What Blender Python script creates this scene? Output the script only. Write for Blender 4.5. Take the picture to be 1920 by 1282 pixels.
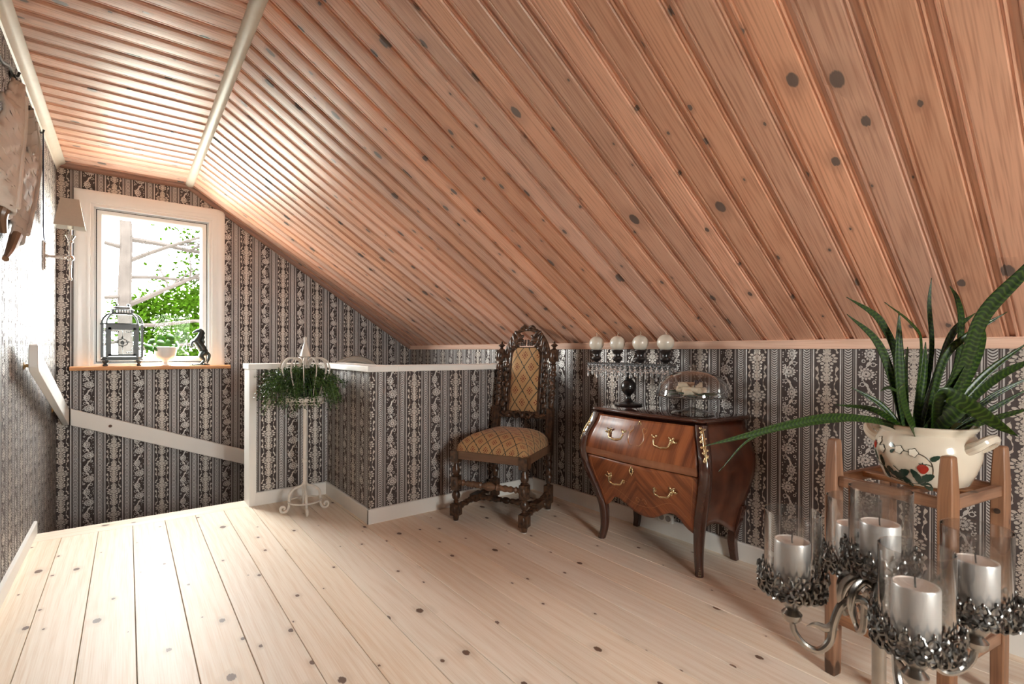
import bpy, bmesh, math, random
from mathutils import Vector, Matrix
random.seed(7)
PI = math.pi
SC = bpy.context.scene
COL = SC.collection
for o in list(bpy.data.objects): bpy.data.objects.remove(o)

# ------------------------------------------------------------------ camera
def make_camera():
    yaw, pitch, roll, f = 0.65847, -0.0030985, 0.004417, 931.61
    fw = Vector((math.sin(yaw)*math.cos(pitch), math.cos(yaw)*math.cos(pitch), math.sin(pitch)))
    r = Vector((math.cos(yaw), -math.sin(yaw), 0)); u = r.cross(fw)
    r2 = r*math.cos(roll)+u*math.sin(roll); u2 = u*math.cos(roll)-r*math.sin(roll)
    cd = bpy.data.cameras.new('camera'); co = bpy.data.objects.new('camera', cd); COL.objects.link(co)
    m = Matrix((( r2.x, u2.x, -fw.x, 0), (r2.y, u2.y, -fw.y, 0), (r2.z, u2.z, -fw.z, 1.1), (0, 0, 0, 1)))
    co.matrix_world = m
    cd.sensor_fit = 'HORIZONTAL'; cd.sensor_width = 36; cd.lens = f*36/1920
    cd.shift_y = 20.744/1920; cd.clip_start = 0.02
    cd.dof.use_dof = True; cd.dof.focus_distance = 2.9; cd.dof.aperture_fstop = 8.0
    SC.camera = co
make_camera()

# ------------------------------------------------------------------ sky, window portals, exposure
SKY = 78.0
w = bpy.data.worlds.new('overcast_sky'); SC.world = w; w.use_nodes = True
bg = w.node_tree.nodes['Background']
bg.inputs[0].default_value = (1.0, 0.995, 0.985, 1); bg.inputs[1].default_value = SKY
def portal(name, loc, rot, sx, sz):
    l = bpy.data.lights.new(name, 'AREA'); l.shape = 'RECTANGLE'; l.size = sx; l.size_y = sz
    l.cycles.is_portal = True
    o = bpy.data.objects.new(name, l); COL.objects.link(o); o.location = loc; o.rotation_euler = rot
portal('window_portal', (0.18, 5.40, 1.61), (-PI/2, 0, 0), 0.74, 1.18)
portal('window_portal.001', (0.75, -2.13, 1.45), (PI/2, 0, 0), 0.9, 1.1)
vs = SC.view_settings
vs.view_transform = 'Standard'; vs.look = 'None'; vs.gamma = 1.0; vs.use_curve_mapping = False
vs.exposure = 0.0
SC.cycles.max_bounces = 12; SC.cycles.diffuse_bounces = 6; SC.cycles.glossy_bounces = 4
SC.cycles.transmission_bounces = 10; SC.cycles.transparent_max_bounces = 16
SC.cycles.sample_clamp_indirect = 12.0; SC.cycles.caustics_refractive = False; SC.cycles.caustics_reflective = False

# ------------------------------------------------------------------ node expressions
class E:
    def __init__(s, nt, sock): s.nt = nt; s.s = sock
    def op(s, o, *a):
        n = s.nt.nodes.new('ShaderNodeMath'); n.operation = o
        for i, x in enumerate((s,)+a):
            if isinstance(x, E): s.nt.links.new(x.s, n.inputs[i])
            else: n.inputs[i].default_value = x
        return E(s.nt, n.outputs[0])
    def __add__(s, b): return s.op('ADD', b)
    __radd__ = __add__
    def __sub__(s, b): return s.op('SUBTRACT', b)
    def __rsub__(s, b): return (s*-1.0)+b
    def __mul__(s, b): return s.op('MULTIPLY', b)
    __rmul__ = __mul__
    def __truediv__(s, b): return s.op('DIVIDE', b)
    def abs(s): return s.op('ABSOLUTE')
    def fract(s): return s.op('FRACT')
    def floor(s): return s.op('FLOOR')
    def round(s): return s.op('ROUND')
    def sin(s): return s.op('SINE')
    def sqrt(s): return s.op('SQRT')
    def min(s, b): return s.op('MINIMUM', b)
    def max(s, b): return s.op('MAXIMUM', b)
    def lt(s, b): return s.op('LESS_THAN', b)
    def gt(s, b): return s.op('GREATER_THAN', b)
    def ping(s, b): return s.op('PINGPONG', b)
    def pow(s, b): return s.op('POWER', b)
    def smooth(s, a, b, x=0.0, y=1.0):
        n = s.nt.nodes.new('ShaderNodeMapRange'); n.interpolation_type = 'SMOOTHSTEP'
        s.nt.links.new(s.s, n.inputs[0])
        for i, q in zip((1, 2, 3, 4), (a, b, x, y)): n.inputs[i].default_value = q
        return E(s.nt, n.outputs[0])
    def curve(s, pts, sharp=False):
        n = s.nt.nodes.new('ShaderNodeFloatCurve'); m = n.mapping; c = m.curves[0]
        while len(c.points) > 2: c.points.remove(c.points[1])
        c.points[0].location = pts[0]; c.points[1].location = pts[-1]
        for p in pts[1:-1]: c.points.new(*p)
        if sharp:
            for p in c.points: p.handle_type = 'VECTOR'
        m.update(); s.nt.links.new(s.s, n.inputs[1])
        return E(s.nt, n.outputs[0])
    def mix(s, a, b):
        """colour mix with s as factor"""
        n = s.nt.nodes.new('ShaderNodeMix'); n.data_type = 'RGBA'
        s.nt.links.new(s.s, n.inputs[0])
        for i, x in ((6, a), (7, b)):
            if isinstance(x, E): s.nt.links.new(x.s, n.inputs[i])
            else: n.inputs[i].default_value = (*x, 1)
        return E(s.nt, n.outputs[2])
    def mul3(s, t):
        n = s.nt.nodes.new('ShaderNodeVectorMath'); n.operation = 'MULTIPLY'
        s.nt.links.new(s.s, n.inputs[0]); n.inputs[1].default_value = t
        return E(s.nt, n.outputs[0])
    def add3(s, t):
        n = s.nt.nodes.new('ShaderNodeVectorMath'); n.operation = 'ADD'
        s.nt.links.new(s.s, n.inputs[0])
        if isinstance(t, E): s.nt.links.new(t.s, n.inputs[1])
        else: n.inputs[1].default_value = t
        return E(s.nt, n.outputs[0])
    def xyz(s):
        n = s.nt.nodes.new('ShaderNodeSeparateXYZ'); s.nt.links.new(s.s, n.inputs[0])
        return [E(s.nt, o) for o in n.outputs]
    def noise(s, scale=1.0, detail=2.0, rough=0.5, dim='3D'):
        n = s.nt.nodes.new('ShaderNodeTexNoise'); n.noise_dimensions = dim; s.nt.links.new(s.s, n.inputs['Vector'])
        n.inputs['Scale'].default_value = scale; n.inputs['Detail'].default_value = detail; n.inputs['Roughness'].default_value = rough
        return E(s.nt, n.outputs[0])
    def vor(s, scale=1.0, rnd=1.0, dim='3D'):
        n = s.nt.nodes.new('ShaderNodeTexVoronoi'); n.voronoi_dimensions = dim; s.nt.links.new(s.s, n.inputs['Vector'])
        n.inputs['Scale'].default_value = scale; n.inputs['Randomness'].default_value = rnd
        return E(s.nt, n.outputs['Distance']), E(s.nt, n.outputs['Color'])

def comb(nt, x, y, z):
    n = nt.nodes.new('ShaderNodeCombineXYZ')
    for i, q in enumerate((x, y, z)):
        if isinstance(q, E): nt.links.new(q.s, n.inputs[i])
        else: n.inputs[i].default_value = q
    return E(nt, n.outputs[0])

class Mat:
    def __init__(s, name):
        s.m = bpy.data.materials.new(name); s.m.use_nodes = True; s.nt = s.m.node_tree
        s.b = s.nt.nodes['Principled BSDF']
        t = s.nt.nodes.new('ShaderNodeTexCoord'); s.obj = E(s.nt, t.outputs['Object']); s.uv = E(s.nt, t.outputs['UV'])
        s.gen = E(s.nt, t.outputs['Generated'])
        i = s.nt.nodes.new('ShaderNodeObjectInfo'); s.rnd = E(s.nt, i.outputs['Random'])
    def set(s, **k):
        for n, v in k.items():
            i = s.b.inputs[{'base': 'Base Color', 'rough': 'Roughness', 'metal': 'Metallic', 'spec': 'Specular IOR Level', 'coat': 'Coat Weight',
                            'coatr': 'Coat Roughness', 'trans': 'Transmission Weight', 'ior': 'IOR', 'sss': 'Subsurface Weight', 'alpha': 'Alpha', 'sheen': 'Sheen Weight', 'tint': 'Specular Tint'}[n]]
            if isinstance(v, E): s.nt.links.new(v.s, i)
            elif isinstance(v, tuple): i.default_value = (*v, 1)
            else: i.default_value = v
        return s
    def bump(s, h, strength=0.3, dist=0.002):
        n = s.nt.nodes.new('ShaderNodeBump'); n.inputs['Strength'].default_value = strength; n.inputs['Distance'].default_value = dist
        s.nt.links.new(h.s, n.inputs['Height']); s.nt.links.new(n.outputs[0], s.b.inputs['Normal'])
        return s

def plain(name, c, rough=0.5, metal=0.0, var=0.08, scale=12.0, bump=0.0, **k):
    M = Mat(name); n = M.obj.noise(scale, 3.0)
    a = tuple(min(1, x*(1-var)) for x in c); b = tuple(min(1, x*(1+var)) for x in c)
    M.set(base=n.mix(a, b), rough=rough, metal=metal, **k)
    if bump: M.bump(M.obj.noise(scale*4, 3.0), bump, 0.002)
    return M.m

def wood(name, c1, c2, ck, rough=0.45, ring=260.0, knot=(2.6, 7.0), kr=0.10, kden=0.5, grain=0.5, var=0.12, bump=0.0, coat=0.0, spec=0.5, halo=0.35, knotmix=0.9, streak=240.0, contrast=0.0):
    """long grain along local x, board width along local y"""
    M = Mat(name); nt = M.nt
    x, y, z = M.obj.xyz()
    px = x+M.rnd*91.0; py = y+z*0.6+M.rnd*37.0
    p = comb(nt, px, py, 0.0)
    w1 = p.mul3((0.9, 7.0, 0.0)).noise(1.0, 1.0, dim='2D')
    kd, kc = p.mul3((knot[0], knot[1], 0.0)).vor(1.0, 1.0, '2D')
    kx, ky, kz = kc.xyz()
    on = kx.lt(kden)
    fine = p.mul3((5.0, streak, 0.0)).noise(1.0, 1.0, dim='2D')
    kdd = (kd+(fine-0.5)*0.05+(w1-0.5)*0.04)/(ky*ky*1.15+0.30)
    kmask = kdd.smooth(kr*0.75, kr, 1.0, 0.0)*on
    hal = kdd.smooth(kr, kr*3.2, 1.0, 0.0)*on
    v = py+(w1-0.5)*0.10+hal*0.012
    rings = (v*ring).sin()
    tone = rings*(0.28*grain)+(fine-0.5)*(0.9+contrast)+w1*0.55+0.02+(0.28*grain-0.12)
    base = tone.smooth(0.0, 0.9).mix(c1, c2)
    n = nt.nodes.new('ShaderNodeHueSaturation'); nt.links.new(base.s, n.inputs['Color'])
    val = (M.rnd*17.3).fract()*(2*var)+(1-var); nt.links.new(val.s, n.inputs['Value'])
    sat = (M.rnd*7.7).fract()*0.25+0.88; nt.links.new(sat.s, n.inputs['Saturation'])
    base = E(nt, n.outputs[0])
    base = (hal*halo).mix(base, tuple(q*0.6 for q in c2))
    base = (kmask*knotmix).mix(base, ck)
    M.set(base=base, rough=rough, spec=spec)
    if coat: M.set(coat=coat, coatr=0.30)
    return M.m

def wallpaper():
    M = Mat('striped_damask_wallpaper'); nt = M.nt
    P = 0.3245; H = P/2; V = 0.190
    u, v, _ = M.uv.xyz()
    a = u.ping(H)
    t = (v/V).fract()
    s = (u/P).fract()*P-H
    # straight stripes
    l1 = (a-0.0565).abs().lt(0.0028).max((a-0.1175).abs().lt(0.0028))
    l2 = (a-0.0645).abs().lt(0.0010).max((a-0.1095).abs().lt(0.0010))
    # fish-scale chevron stripe
    c = (a-0.087).abs()
    cv = ((v-c*c*34.0-c*0.25)/0.0118).fract()
    chev = c.lt(0.0150)*(cv.gt(0.44).max((c-0.0150).abs().lt(0.0008)))
    # damask column: palmettes and rosettes stacked on a narrow baluster, side scrolls
    def fan(x, ct, R_, k, sx=1.0, sy=1.0, line=0.30, hole=0.16):
        dy = (t-ct)*(V*sy); dx = x*sx if sx != 1.0 else x
        r = (dx*dx+dy*dy).sqrt(); th = dx.op('ARCTAN2', dy)
        pet = (th*(k/2.0)).sin().abs()
        edge = pet*(0.30*R_)+0.74*R_
        q = r/edge
        ring = ((q-0.60).abs()).gt(0.055)
        return q.lt(1.0)*(pet+(0.55-q).max(0.0)*1.2).gt(line)*ring*q.gt(hole)
    w1 = t.curve([(0, .26), (.06, .20), (.10, .34), (.22, .42), (.27, .16), (.32, .30), (.44, .40), (.50, .20), (.56, .34), (.70, .46), (.76, .22), (.80, .44), (.86, .36), (.92, .20), (.97, .34), (1, .26)])*0.022
    d = w1-a
    body = d.gt(0.0)*((d/0.0045).fract().gt(0.36))
    dam = body.max(fan(a, 0.64, 0.039, 11.0, 0.88, 1.25, 0.42)).max(fan(a, 0.38, 0.026, 9.0, 1.0, 1.0, 0.42)).max(fan(a, 0.16, 0.024, 8.0, 0.9, 1.0)).max(fan(a, 0.885, 0.019, 7.0))
    c2 = t.curve([(0, .66), (.08, .74), (.16, .86), (.22, .88), (.28, .76), (.34, .82), (.42, .90), (.48, .80), (.78, .92), (.86, .82), (.93, .68), (1, .66)])*0.047
    w2 = t.curve([(0, .02), (.05, .10), (.08, .04), (.13, .20), (.17, .32), (.21, .10), (.25, .16), (.29, .05), (.34, .14), (.40, .30), (.44, .12), (.48, 0), (.76, 0), (.80, .24), (.84, .10), (.88, .28), (.92, .08), (1, .02)])*0.022
    dam = dam.max((a-c2).abs().lt(w2))
    # floral vine column (not mirrored): scrolled stem, fan flowers, curled tendrils, buds
    st = (t*(2*PI)).sin()*0.021
    stem = (s-st).abs().lt(0.0017)
    def ring(x, ct, R_, w): 
        dy = (t-ct)*V; r = (x*x+dy*dy).sqrt(); return (r-R_).abs().lt(w)
    flw = fan(s-0.006, 0.30, 0.030, 13.0, 0.95, 1.15, 0.34).max(fan(s+0.008, 0.76, 0.027, 11.0, 1.25, 0.95, 0.34))
    ten = ring(s-0.020, 0.055, 0.0085, 0.0016).max(ring(s+0.020, 0.52, 0.0085, 0.0016)).max(ring(s-0.016, 0.60, 0.0060, 0.0016)).max(ring(s+0.024, 0.12, 0.0055, 0.0016)).max(ring(s-0.026, 0.46, 0.0048, 0.0016))
    lf = t.curve([(0, .1), (.05, .26), (.10, .02), (.40, 0), (.46, .05), (.50, .26), (.55, .30), (.60, .04), (.88, .0), (.93, .22), (1, .1)])*0.024
    leaf = (s-st*0.6).abs().lt(lf)
    sd, scol = M.uv.mul3((1/0.0125, 1/0.0125, 0)).vor(1.0, 0.8, '2D')
    bud = sd.lt(0.24)*((s.abs()-0.028).abs().lt(0.008))*scol.xyz()[0].gt(0.55)
    vine = flw.max(stem).max(ten).max(leaf).max(bud)*s.abs().lt(0.041)
    mask = l1.max(l2*0.7).max(chev).max(dam*a.lt(0.050)).max(vine)
    inner = dam.mix((0.58, 0.545, 0.51), (0.53, 0.475, 0.42))
    light = (l1.max(chev)).mix(inner, (0.54, 0.515, 0.495))
    base = mask.mix((0.072, 0.056, 0.053), light)
    M.set(base=base, metal=mask*0.42, rough=0.80-mask*0.34, spec=0.2)
    M.bump(M.uv.mul3((85.0, 60.0, 0)).noise(1.0, 1.0, dim='2D')+(u*(2*PI/0.0405625)).sin()*0.22, 0.45, 0.005)
    return M.m

def thin_glass(name, tint=(1, 1, 1), refl=1.0, rough=0.0):
    m = bpy.data.materials.new(name); m.use_nodes = True; nt = m.node_tree; nt.nodes.clear()
    out = nt.nodes.new('ShaderNodeOutputMaterial'); mx = nt.nodes.new('ShaderNodeMixShader')
    tr = nt.nodes.new('ShaderNodeBsdfTransparent'); tr.inputs[0].default_value = (*tint, 1)
    gl = nt.nodes.new('ShaderNodeBsdfGlossy'); gl.inputs['Roughness'].default_value = rough
    fr = nt.nodes.new('ShaderNodeLayerWeight'); fr.inputs['Blend'].default_value = 0.5
    tc = nt.nodes.new('ShaderNodeTexCoord')
    f = ((E(nt, fr.outputs['Facing']).pow(4.0)*0.75+0.035)*refl).min(0.92); f = f*(E(nt, tc.outputs['Object']).noise(3.0, 1.0)*0.3+0.85)
    nt.links.new(f.s, mx.inputs[0]); nt.links.new(tr.outputs[0], mx.inputs[1]); nt.links.new(gl.outputs[0], mx.inputs[2]); nt.links.new(mx.outputs[0], out.inputs[0])
    return m

# ------------------------------------------------------------------ mesh builder
class MB:
    def __init__(s, M=None): s.v = []; s.f = []; s.M = M or Matrix()
    def add(s, vs, fs):
        n = len(s.v); s.v += [s.M @ Vector(q) for q in vs]; s.f += [tuple(i+n for i in f) for f in fs]; return s
    def box(s, x0, y0, z0, x1, y1, z1):
        return s.add([(x0, y0, z0), (x1, y0, z0), (x1, y1, z0), (x0, y1, z0), (x0, y0, z1), (x1, y0, z1), (x1, y1, z1), (x0, y1, z1)],
                     [(0, 3, 2, 1), (4, 5, 6, 7), (0, 1, 5, 4), (1, 2, 6, 5), (2, 3, 7, 6), (3, 0, 4, 7)])
    def lathe(s, prof, seg=24, c=(0, 0, 0), axis=None, arc=2*PI):
        vs = []; fs = []; n = len(prof); A = axis or Matrix(); c = Vector(c)
        full = arc > 2*PI-1e-4; k = seg if full else seg+1
        for i in range(k):
            a = arc*i/seg
            for r, z in prof: vs.append(c+(A @ Vector((r*math.cos(a), r*math.sin(a), z))))
        for i in range(seg):
            j = (i+1) % k
            for q in range(n-1):
                if prof[q][0] < 1e-6 and prof[q+1][0] < 1e-6: continue
                if prof[q][0] < 1e-6: fs.append((i*n+q, j*n+q+1, i*n+q+1))
                elif prof[q+1][0] < 1e-6: fs.append((i*n+q, j*n+q, i*n+q+1))
                else: fs.append((i*n+q, j*n+q, j*n+q+1, i*n+q+1))
        return s.add(vs, fs)
    def tube(s, pts, r, seg=8, closed=False, caps=True, flat=1.0, up=None):
        pts = [Vector(p) for p in pts]; n = len(pts)
        rr = r if isinstance(r, (list, tuple)) else [r]*n
        vs = []; fs = []; N = None
        for i in range(n):
            a = pts[(i-1) % n] if (closed or i > 0) else pts[i]; b = pts[(i+1) % n] if (closed or i < n-1) else pts[i]
            t = (b-a).normalized()
            if up is not None: N = Vector(up)-t*t.dot(Vector(up)); N.normalize()
            elif N is None:
                N = t.cross(Vector((0, 0, 1)));
                if N.length < 1e-3: N = t.cross(Vector((1, 0, 0)))
                N.normalize()
            else:
                N = N-t*N.dot(t); N.normalize()
            B = t.cross(N)
            for k in range(seg):
                an = 2*PI*k/seg; vs.append(pts[i]+(N*math.cos(an)*flat+B*math.sin(an))*rr[i])
        for i in range(n if closed else n-1):
            j = (i+1) % n
            for k in range(seg):
                l = (k+1) % seg; fs.append((i*seg+k, i*seg+l, j*seg+l, j*seg+k))
        if caps and not closed:
            fs.append(tuple(range(seg-1, -1, -1))); fs.append(tuple((n-1)*seg+k for k in range(seg)))
        return s.add(vs, fs)
    def ell(s, c, rx, ry=None, rz=None, su=12, sv=8, rot=None):
        ry = rx if ry is None else ry; rz = rx if rz is None else rz; R = rot or Matrix()
        vs = []; fs = []; c = Vector(c)
        for j in range(1, sv):
            b = PI*j/sv
            for i in range(su):
                a = 2*PI*i/su; vs.append(c+(R @ Vector((rx*math.sin(b)*math.cos(a), ry*math.sin(b)*math.sin(a), rz*math.cos(b)))))
        t = len(vs); vs += [c+(R @ Vector((0, 0, rz))), c+(R @ Vector((0, 0, -rz)))]
        for j in range(sv-2):
            for i in range(su):
                k = (i+1) % su; fs.append((j*su+i, (j+1)*su+i, (j+1)*su+k, j*su+k))
        for i in range(su):
            k = (i+1) % su; fs.append((t, i, k)); fs.append((t+1, (sv-2)*su+k, (sv-2)*su+i))
        return s.add(vs, fs)
    def plate(s, out, th, M=None):
        """outline in local xy, extruded along local z"""
        M = M or Matrix(); n = len(out)
        vs = [M @ Vector((x, y, 0)) for x, y in out]+[M @ Vector((x, y, th)) for x, y in out]
        fs = [tuple(range(n-1, -1, -1)), tuple(range(n, 2*n))]+[(i, (i+1) % n, n+(i+1) % n, n+i) for i in range(n)]
        return s.add(vs, fs)
    def grid(s, nu, nv, fn, th=0.0):
        vs = [Vector(fn(i/nu, j/nv)) for j in range(nv+1) for i in range(nu+1)]
        fs = [(j*(nu+1)+i, j*(nu+1)+i+1, (j+1)*(nu+1)+i+1, (j+1)*(nu+1)+i) for j in range(nv) for i in range(nu)]
        return s.add(vs, fs)
    def loft(s, rings, caps=True, closed=True):
        n = len(rings[0]); vs = [p for r in rings for p in r]; fs = []
        for i in range(len(rings)-1):
            for k in range(n if closed else n-1):
                l = (k+1) % n; fs.append((i*n+k, i*n+l, (i+1)*n+l, (i+1)*n+k))
        if caps: fs.append(tuple(range(n-1, -1, -1))); fs.append(tuple((len(rings)-1)*n+k for k in range(n)))
        return s.add(vs, fs)
    def mesh(s, name, m, sharp=35, uv=None):
        me = bpy.data.meshes.new(name); me.from_pydata([tuple(q) for q in s.v], [], s.f); me.validate()
        bm = bmesh.new(); bm.from_mesh(me); bmesh.ops.recalc_face_normals(bm, faces=bm.faces); bm.to_mesh(me); bm.free()
        for p in me.polygons: p.use_smooth = True
        me.set_sharp_from_angle(angle=math.radians(sharp))
        if uv:
            L = me.uv_layers.new(name='UVMap')
            for p in me.polygons:
                for li in p.loop_indices:
                    L.data[li].uv = uv(me.vertices[me.loops[li].vertex_index].co, p.normal)
        me.materials.append(m); return me
    def build(s, name, m, parent=None, sharp=35, uv=None, bevel=0.0):
        o = bpy.data.objects.new(name, s.mesh(name, m, sharp, uv)); COL.objects.link(o); o.parent = parent
        if bevel:
            b = o.modifiers.new('bevel', 'BEVEL'); b.width = bevel; b.segments = 2; b.limit_method = 'ANGLE'; b.harden_normals = False
        return o

def tag(o, label, cat, group=None):
    o['label'] = label; o['category'] = cat
    if group: o['group'] = group
    return o
def thing(name, label, cat, loc=(0, 0, 0), rz=0.0, group=None):
    o = bpy.data.objects.new(name, None); COL.objects.link(o); o.location = loc; o.rotation_euler = (0, 0, rz); o.empty_display_size = 0.05
    return tag(o, label, cat, group)
def struct(o, label, cat): o['kind'] = 'structure'; return tag(o, label, cat)
def inst(me, name, parent, loc=(0, 0, 0), rot=(0, 0, 0), scale=None):
    o = bpy.data.objects.new(name, me); COL.objects.link(o); o.parent = parent; o.location = loc; o.rotation_euler = rot
    if scale: o.scale = scale
    return o
def T(x, y, z): return Matrix.Translation((x, y, z))
def R(a, ax): return Matrix.Rotation(a, 4, ax)
def spl(pts, n=8):
    """Catmull-Rom through points"""
    P = [Vector(p) for p in pts]; out = []
    for i in range(len(P)-1):
        p0 = P[i-1] if i > 0 else P[i]*2-P[i+1]; p1 = P[i]; p2 = P[i+1]; p3 = P[i+2] if i+2 < len(P) else P[i+1]*2-P[i]
        for k in range(n):
            t = k/n; out.append(0.5*((2*p1)+(p2-p0)*t+(2*p0-5*p1+4*p2-p3)*t*t+(3*p1-p0-3*p2+p3)*t**3))
    return out+[P[-1]]
def lerp_tab(tab, x):
    if x <= tab[0][0]: return tab[0][1]
    for (a, b), (c, d) in zip(tab, tab[1:]):
        if x <= c: return b+(d-b)*(x-a)/(c-a)
    return tab[-1][1]
def smooth_tab(tab, x):
    if x <= tab[0][0]: return tab[0][1]
    for i in range(len(tab)-1):
        if x <= tab[i+1][0]:
            h = tab[i+1][0]-tab[i][0]; t = (x-tab[i][0])/h
            def sl(k):
                if k == 0: return (tab[1][1]-tab[0][1])/(tab[1][0]-tab[0][0])
                if k == len(tab)-1: return (tab[-1][1]-tab[-2][1])/(tab[-1][0]-tab[-2][0])
                return (tab[k+1][1]-tab[k-1][1])/(tab[k+1][0]-tab[k-1][0])
            m0, m1 = sl(i)*h, sl(i+1)*h
            return (2*t**3-3*t*t+1)*tab[i][1]+(t**3-2*t*t+t)*m0+(-2*t**3+3*t*t)*tab[i+1][1]+(t**3-t*t)*m1
    return tab[-1][1]

# ------------------------------------------------------------------ materials of the room
PAPER = wallpaper()
WHITE = plain('white_painted_wood', (0.78, 0.76, 0.72), 0.38, var=0.03, scale=6)
WINWHITE = plain('white_window_lacquer', (0.80, 0.81, 0.80), 0.3, var=0.02)
CREAM = plain('cream_painted_moulding', (0.62, 0.55, 0.46), 0.4, var=0.1, scale=20)
CEILW = wood('pink_stained_pine_ceiling', (0.70, 0.40, 0.28), (0.475, 0.235, 0.155), (0.095, 0.075, 0.068), rough=0.40, coat=0.30, ring=330, knot=(5.0, 8.2), kr=0.12, kden=0.55, grain=0.35, var=0.15, streak=170.0, contrast=0.7, bump=0.10, spec=0.6)
FLOORW = wood('pale_scrubbed_pine_floor', (0.85, 0.74, 0.615), (0.72, 0.56, 0.41), (0.11, 0.045, 0.025), rough=0.48, ring=150, knot=(4.6, 7.0), kr=0.085, kden=0.42, grain=0.45, var=0.05, bump=0.05, spec=0.28, halo=0.25)
TRIMW = wood('brown_pine_trim', (0.36, 0.19, 0.13), (0.25, 0.12, 0.08), (0.08, 0.05, 0.04), rough=0.45, kden=0.15, grain=0.5)
PINKW = wood('pink_pine_trim', (0.72, 0.47, 0.35), (0.60, 0.35, 0.24), (0.2, 0.1, 0.07), rough=0.42, kden=0.08, grain=0.5)
SILLW = wood('oiled_pine_sill', (0.62, 0.33, 0.16), (0.45, 0.2, 0.09), (0.15, 0.06, 0.03), rough=0.4, kden=0.1, grain=0.6)
GAP = plain('dark_subfloor', (0.08, 0.045, 0.025), 0.8)
PANE = thin_glass('window_pane_glass', (0.97, 0.99, 0.98), 0.06)

# ------------------------------------------------------------------ room shell
XL, XR, YW, YB, ZC, XB = -0.44, 2.58, 5.25, -2.0, 2.56, 0.43
SLOPE = (2.56-1.165)/(2.56-0.43); TH = math.atan(SLOPE)
def wall(name, boxes, uo, label):
    b = MB()
    for q in boxes: b.box(*q)
    o = b.build(name, PAPER, None, uv=lambda c, n: ((c.y if abs(n.x) > 0.5 else c.x)-uo, c.z))
    return struct(o, label, 'wall')
WX0, WX1, WZ0, WZ1 = -0.235, 0.600, 0.966, 2.275      # window opening
wall('wall_window', [(-0.6, YW, -2.6, WX0, YW+.16, 2.9), (WX1, YW, -2.6, 2.8, YW+.16, 2.9), (WX0, YW, -2.6, WX1, YW+.16, WZ0-.03), (WX0, YW, WZ1, WX1, YW+.16, 2.9)], 0.236, 'gable wall with the window, papered in dark and silver damask stripes')
wall('wall_left', [(-0.6, YB-.1, -2.6, XL, YW, 2.9)], 0.07, 'striped damask papered wall along the left side')
wall('wall_right', [(XR, YB-.1, -2.6, 2.8, YW, 1.40)], 1.259, 'low knee wall with striped damask paper under the slope')
BX0, BX1, BZ0, BZ1 = 0.38, 1.12, 0.95, 1.90
wall('wall_back', [(-0.6, YB-.16, -2.6, BX0, YB, 2.9), (BX1, YB-.16, -2.6, 2.8, YB, 2.9), (BX0, YB-.16, -2.6, BX1, YB, BZ0), (BX0, YB-.16, BZ1, BX1, YB, 2.9)], 0.1, 'papered gable wall behind the viewer')
wall('wall_partition', [(0.72, 3.90, -2.6, 1.39, 4.06, 0.968)], 0.804, 'short half wall panel behind the white plant stand')
wall('wall_partition', [(1.22, 3.05, -2.6, 1.38, 3.90, 0.968)], 3.349, 'half wall panel that runs towards the viewer and shines silver')
wall('wall_partition', [(1.38, 3.05, -2.6, XR, 3.21, 0.968), (1.2201, 3.0499, -2.6, 1.3801, 3.06, 0.968)], 1.5285, 'long half wall panel behind the carved chair')

# floor: base slab + planks
b = MB(); b.box(XL, YB, -0.16, 1.22, 3.9, -0.024).box(1.22, YB, -0.16, XR, 3.05, -0.024).box(XL, 3.9, -0.16, 0.70, 4.06, -0.024)
floor = struct(b.build('floor', GAP), 'pale pine plank floor with dark knots', 'floor')
x = -0.304-0.1655; k = 0
while x < XR:
    x0, x1 = max(x, XL)+0.0011, min(x+0.1655, XR)-0.0011
    y1 = 3.905 if x0 < 0.70 else (3.898 if x1 < 1.222 else 3.048)
    if x0 < 1.22 < x1:
        x1 = min(x1, XR)
    nseg = 2; cuts = [YB, (0.2 if k % 2 else -0.5), y1]
    for a, c in zip(cuts, cuts[1:]):
        L = c-a-0.0016; W = x1-x0; e = 0.0016
        pb = MB(); h = 0.024
        prof = [(-W/2, -h), (-W/2, -e), (-W/2+e, 0), (W/2-e, 0), (W/2, -e), (W/2, -h)]
        pb.loft([[(0, y, z) for y, z in prof], [(L, y, z) for y, z in prof]])
        o = pb.build('floor_plank', FLOORW, floor); o.location = ((x0+x1)/2, a, 0.0); o.rotation_euler = (0, 0, PI/2)
    x += 0.1655; k += 1
pb = MB(); pb.box(0, -.012, -.024, .845, .012, 0); o = pb.build('floor_plank', FLOORW, floor); o.location = (1.1995, 3.0515, 0); o.rotation_euler = (0, 0, PI/2)
# cross board at the stair head and rounded nosing
pb = MB(); prof = [(-.09, -.024), (-.09, -.001), (-.088, 0), (.075, 0), (.088, -.004), (.093, -.014), (.090, -.024)]
pb.loft([[(0, y, z) for y, z in prof], [(1.14, y, z) for y, z in prof]])
o = pb.build('stair_nosing', FLOORW, floor); o.location = (XL, 3.9975, 0.0005)
o['label'] = 'pine cross board along the stair opening'

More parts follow.
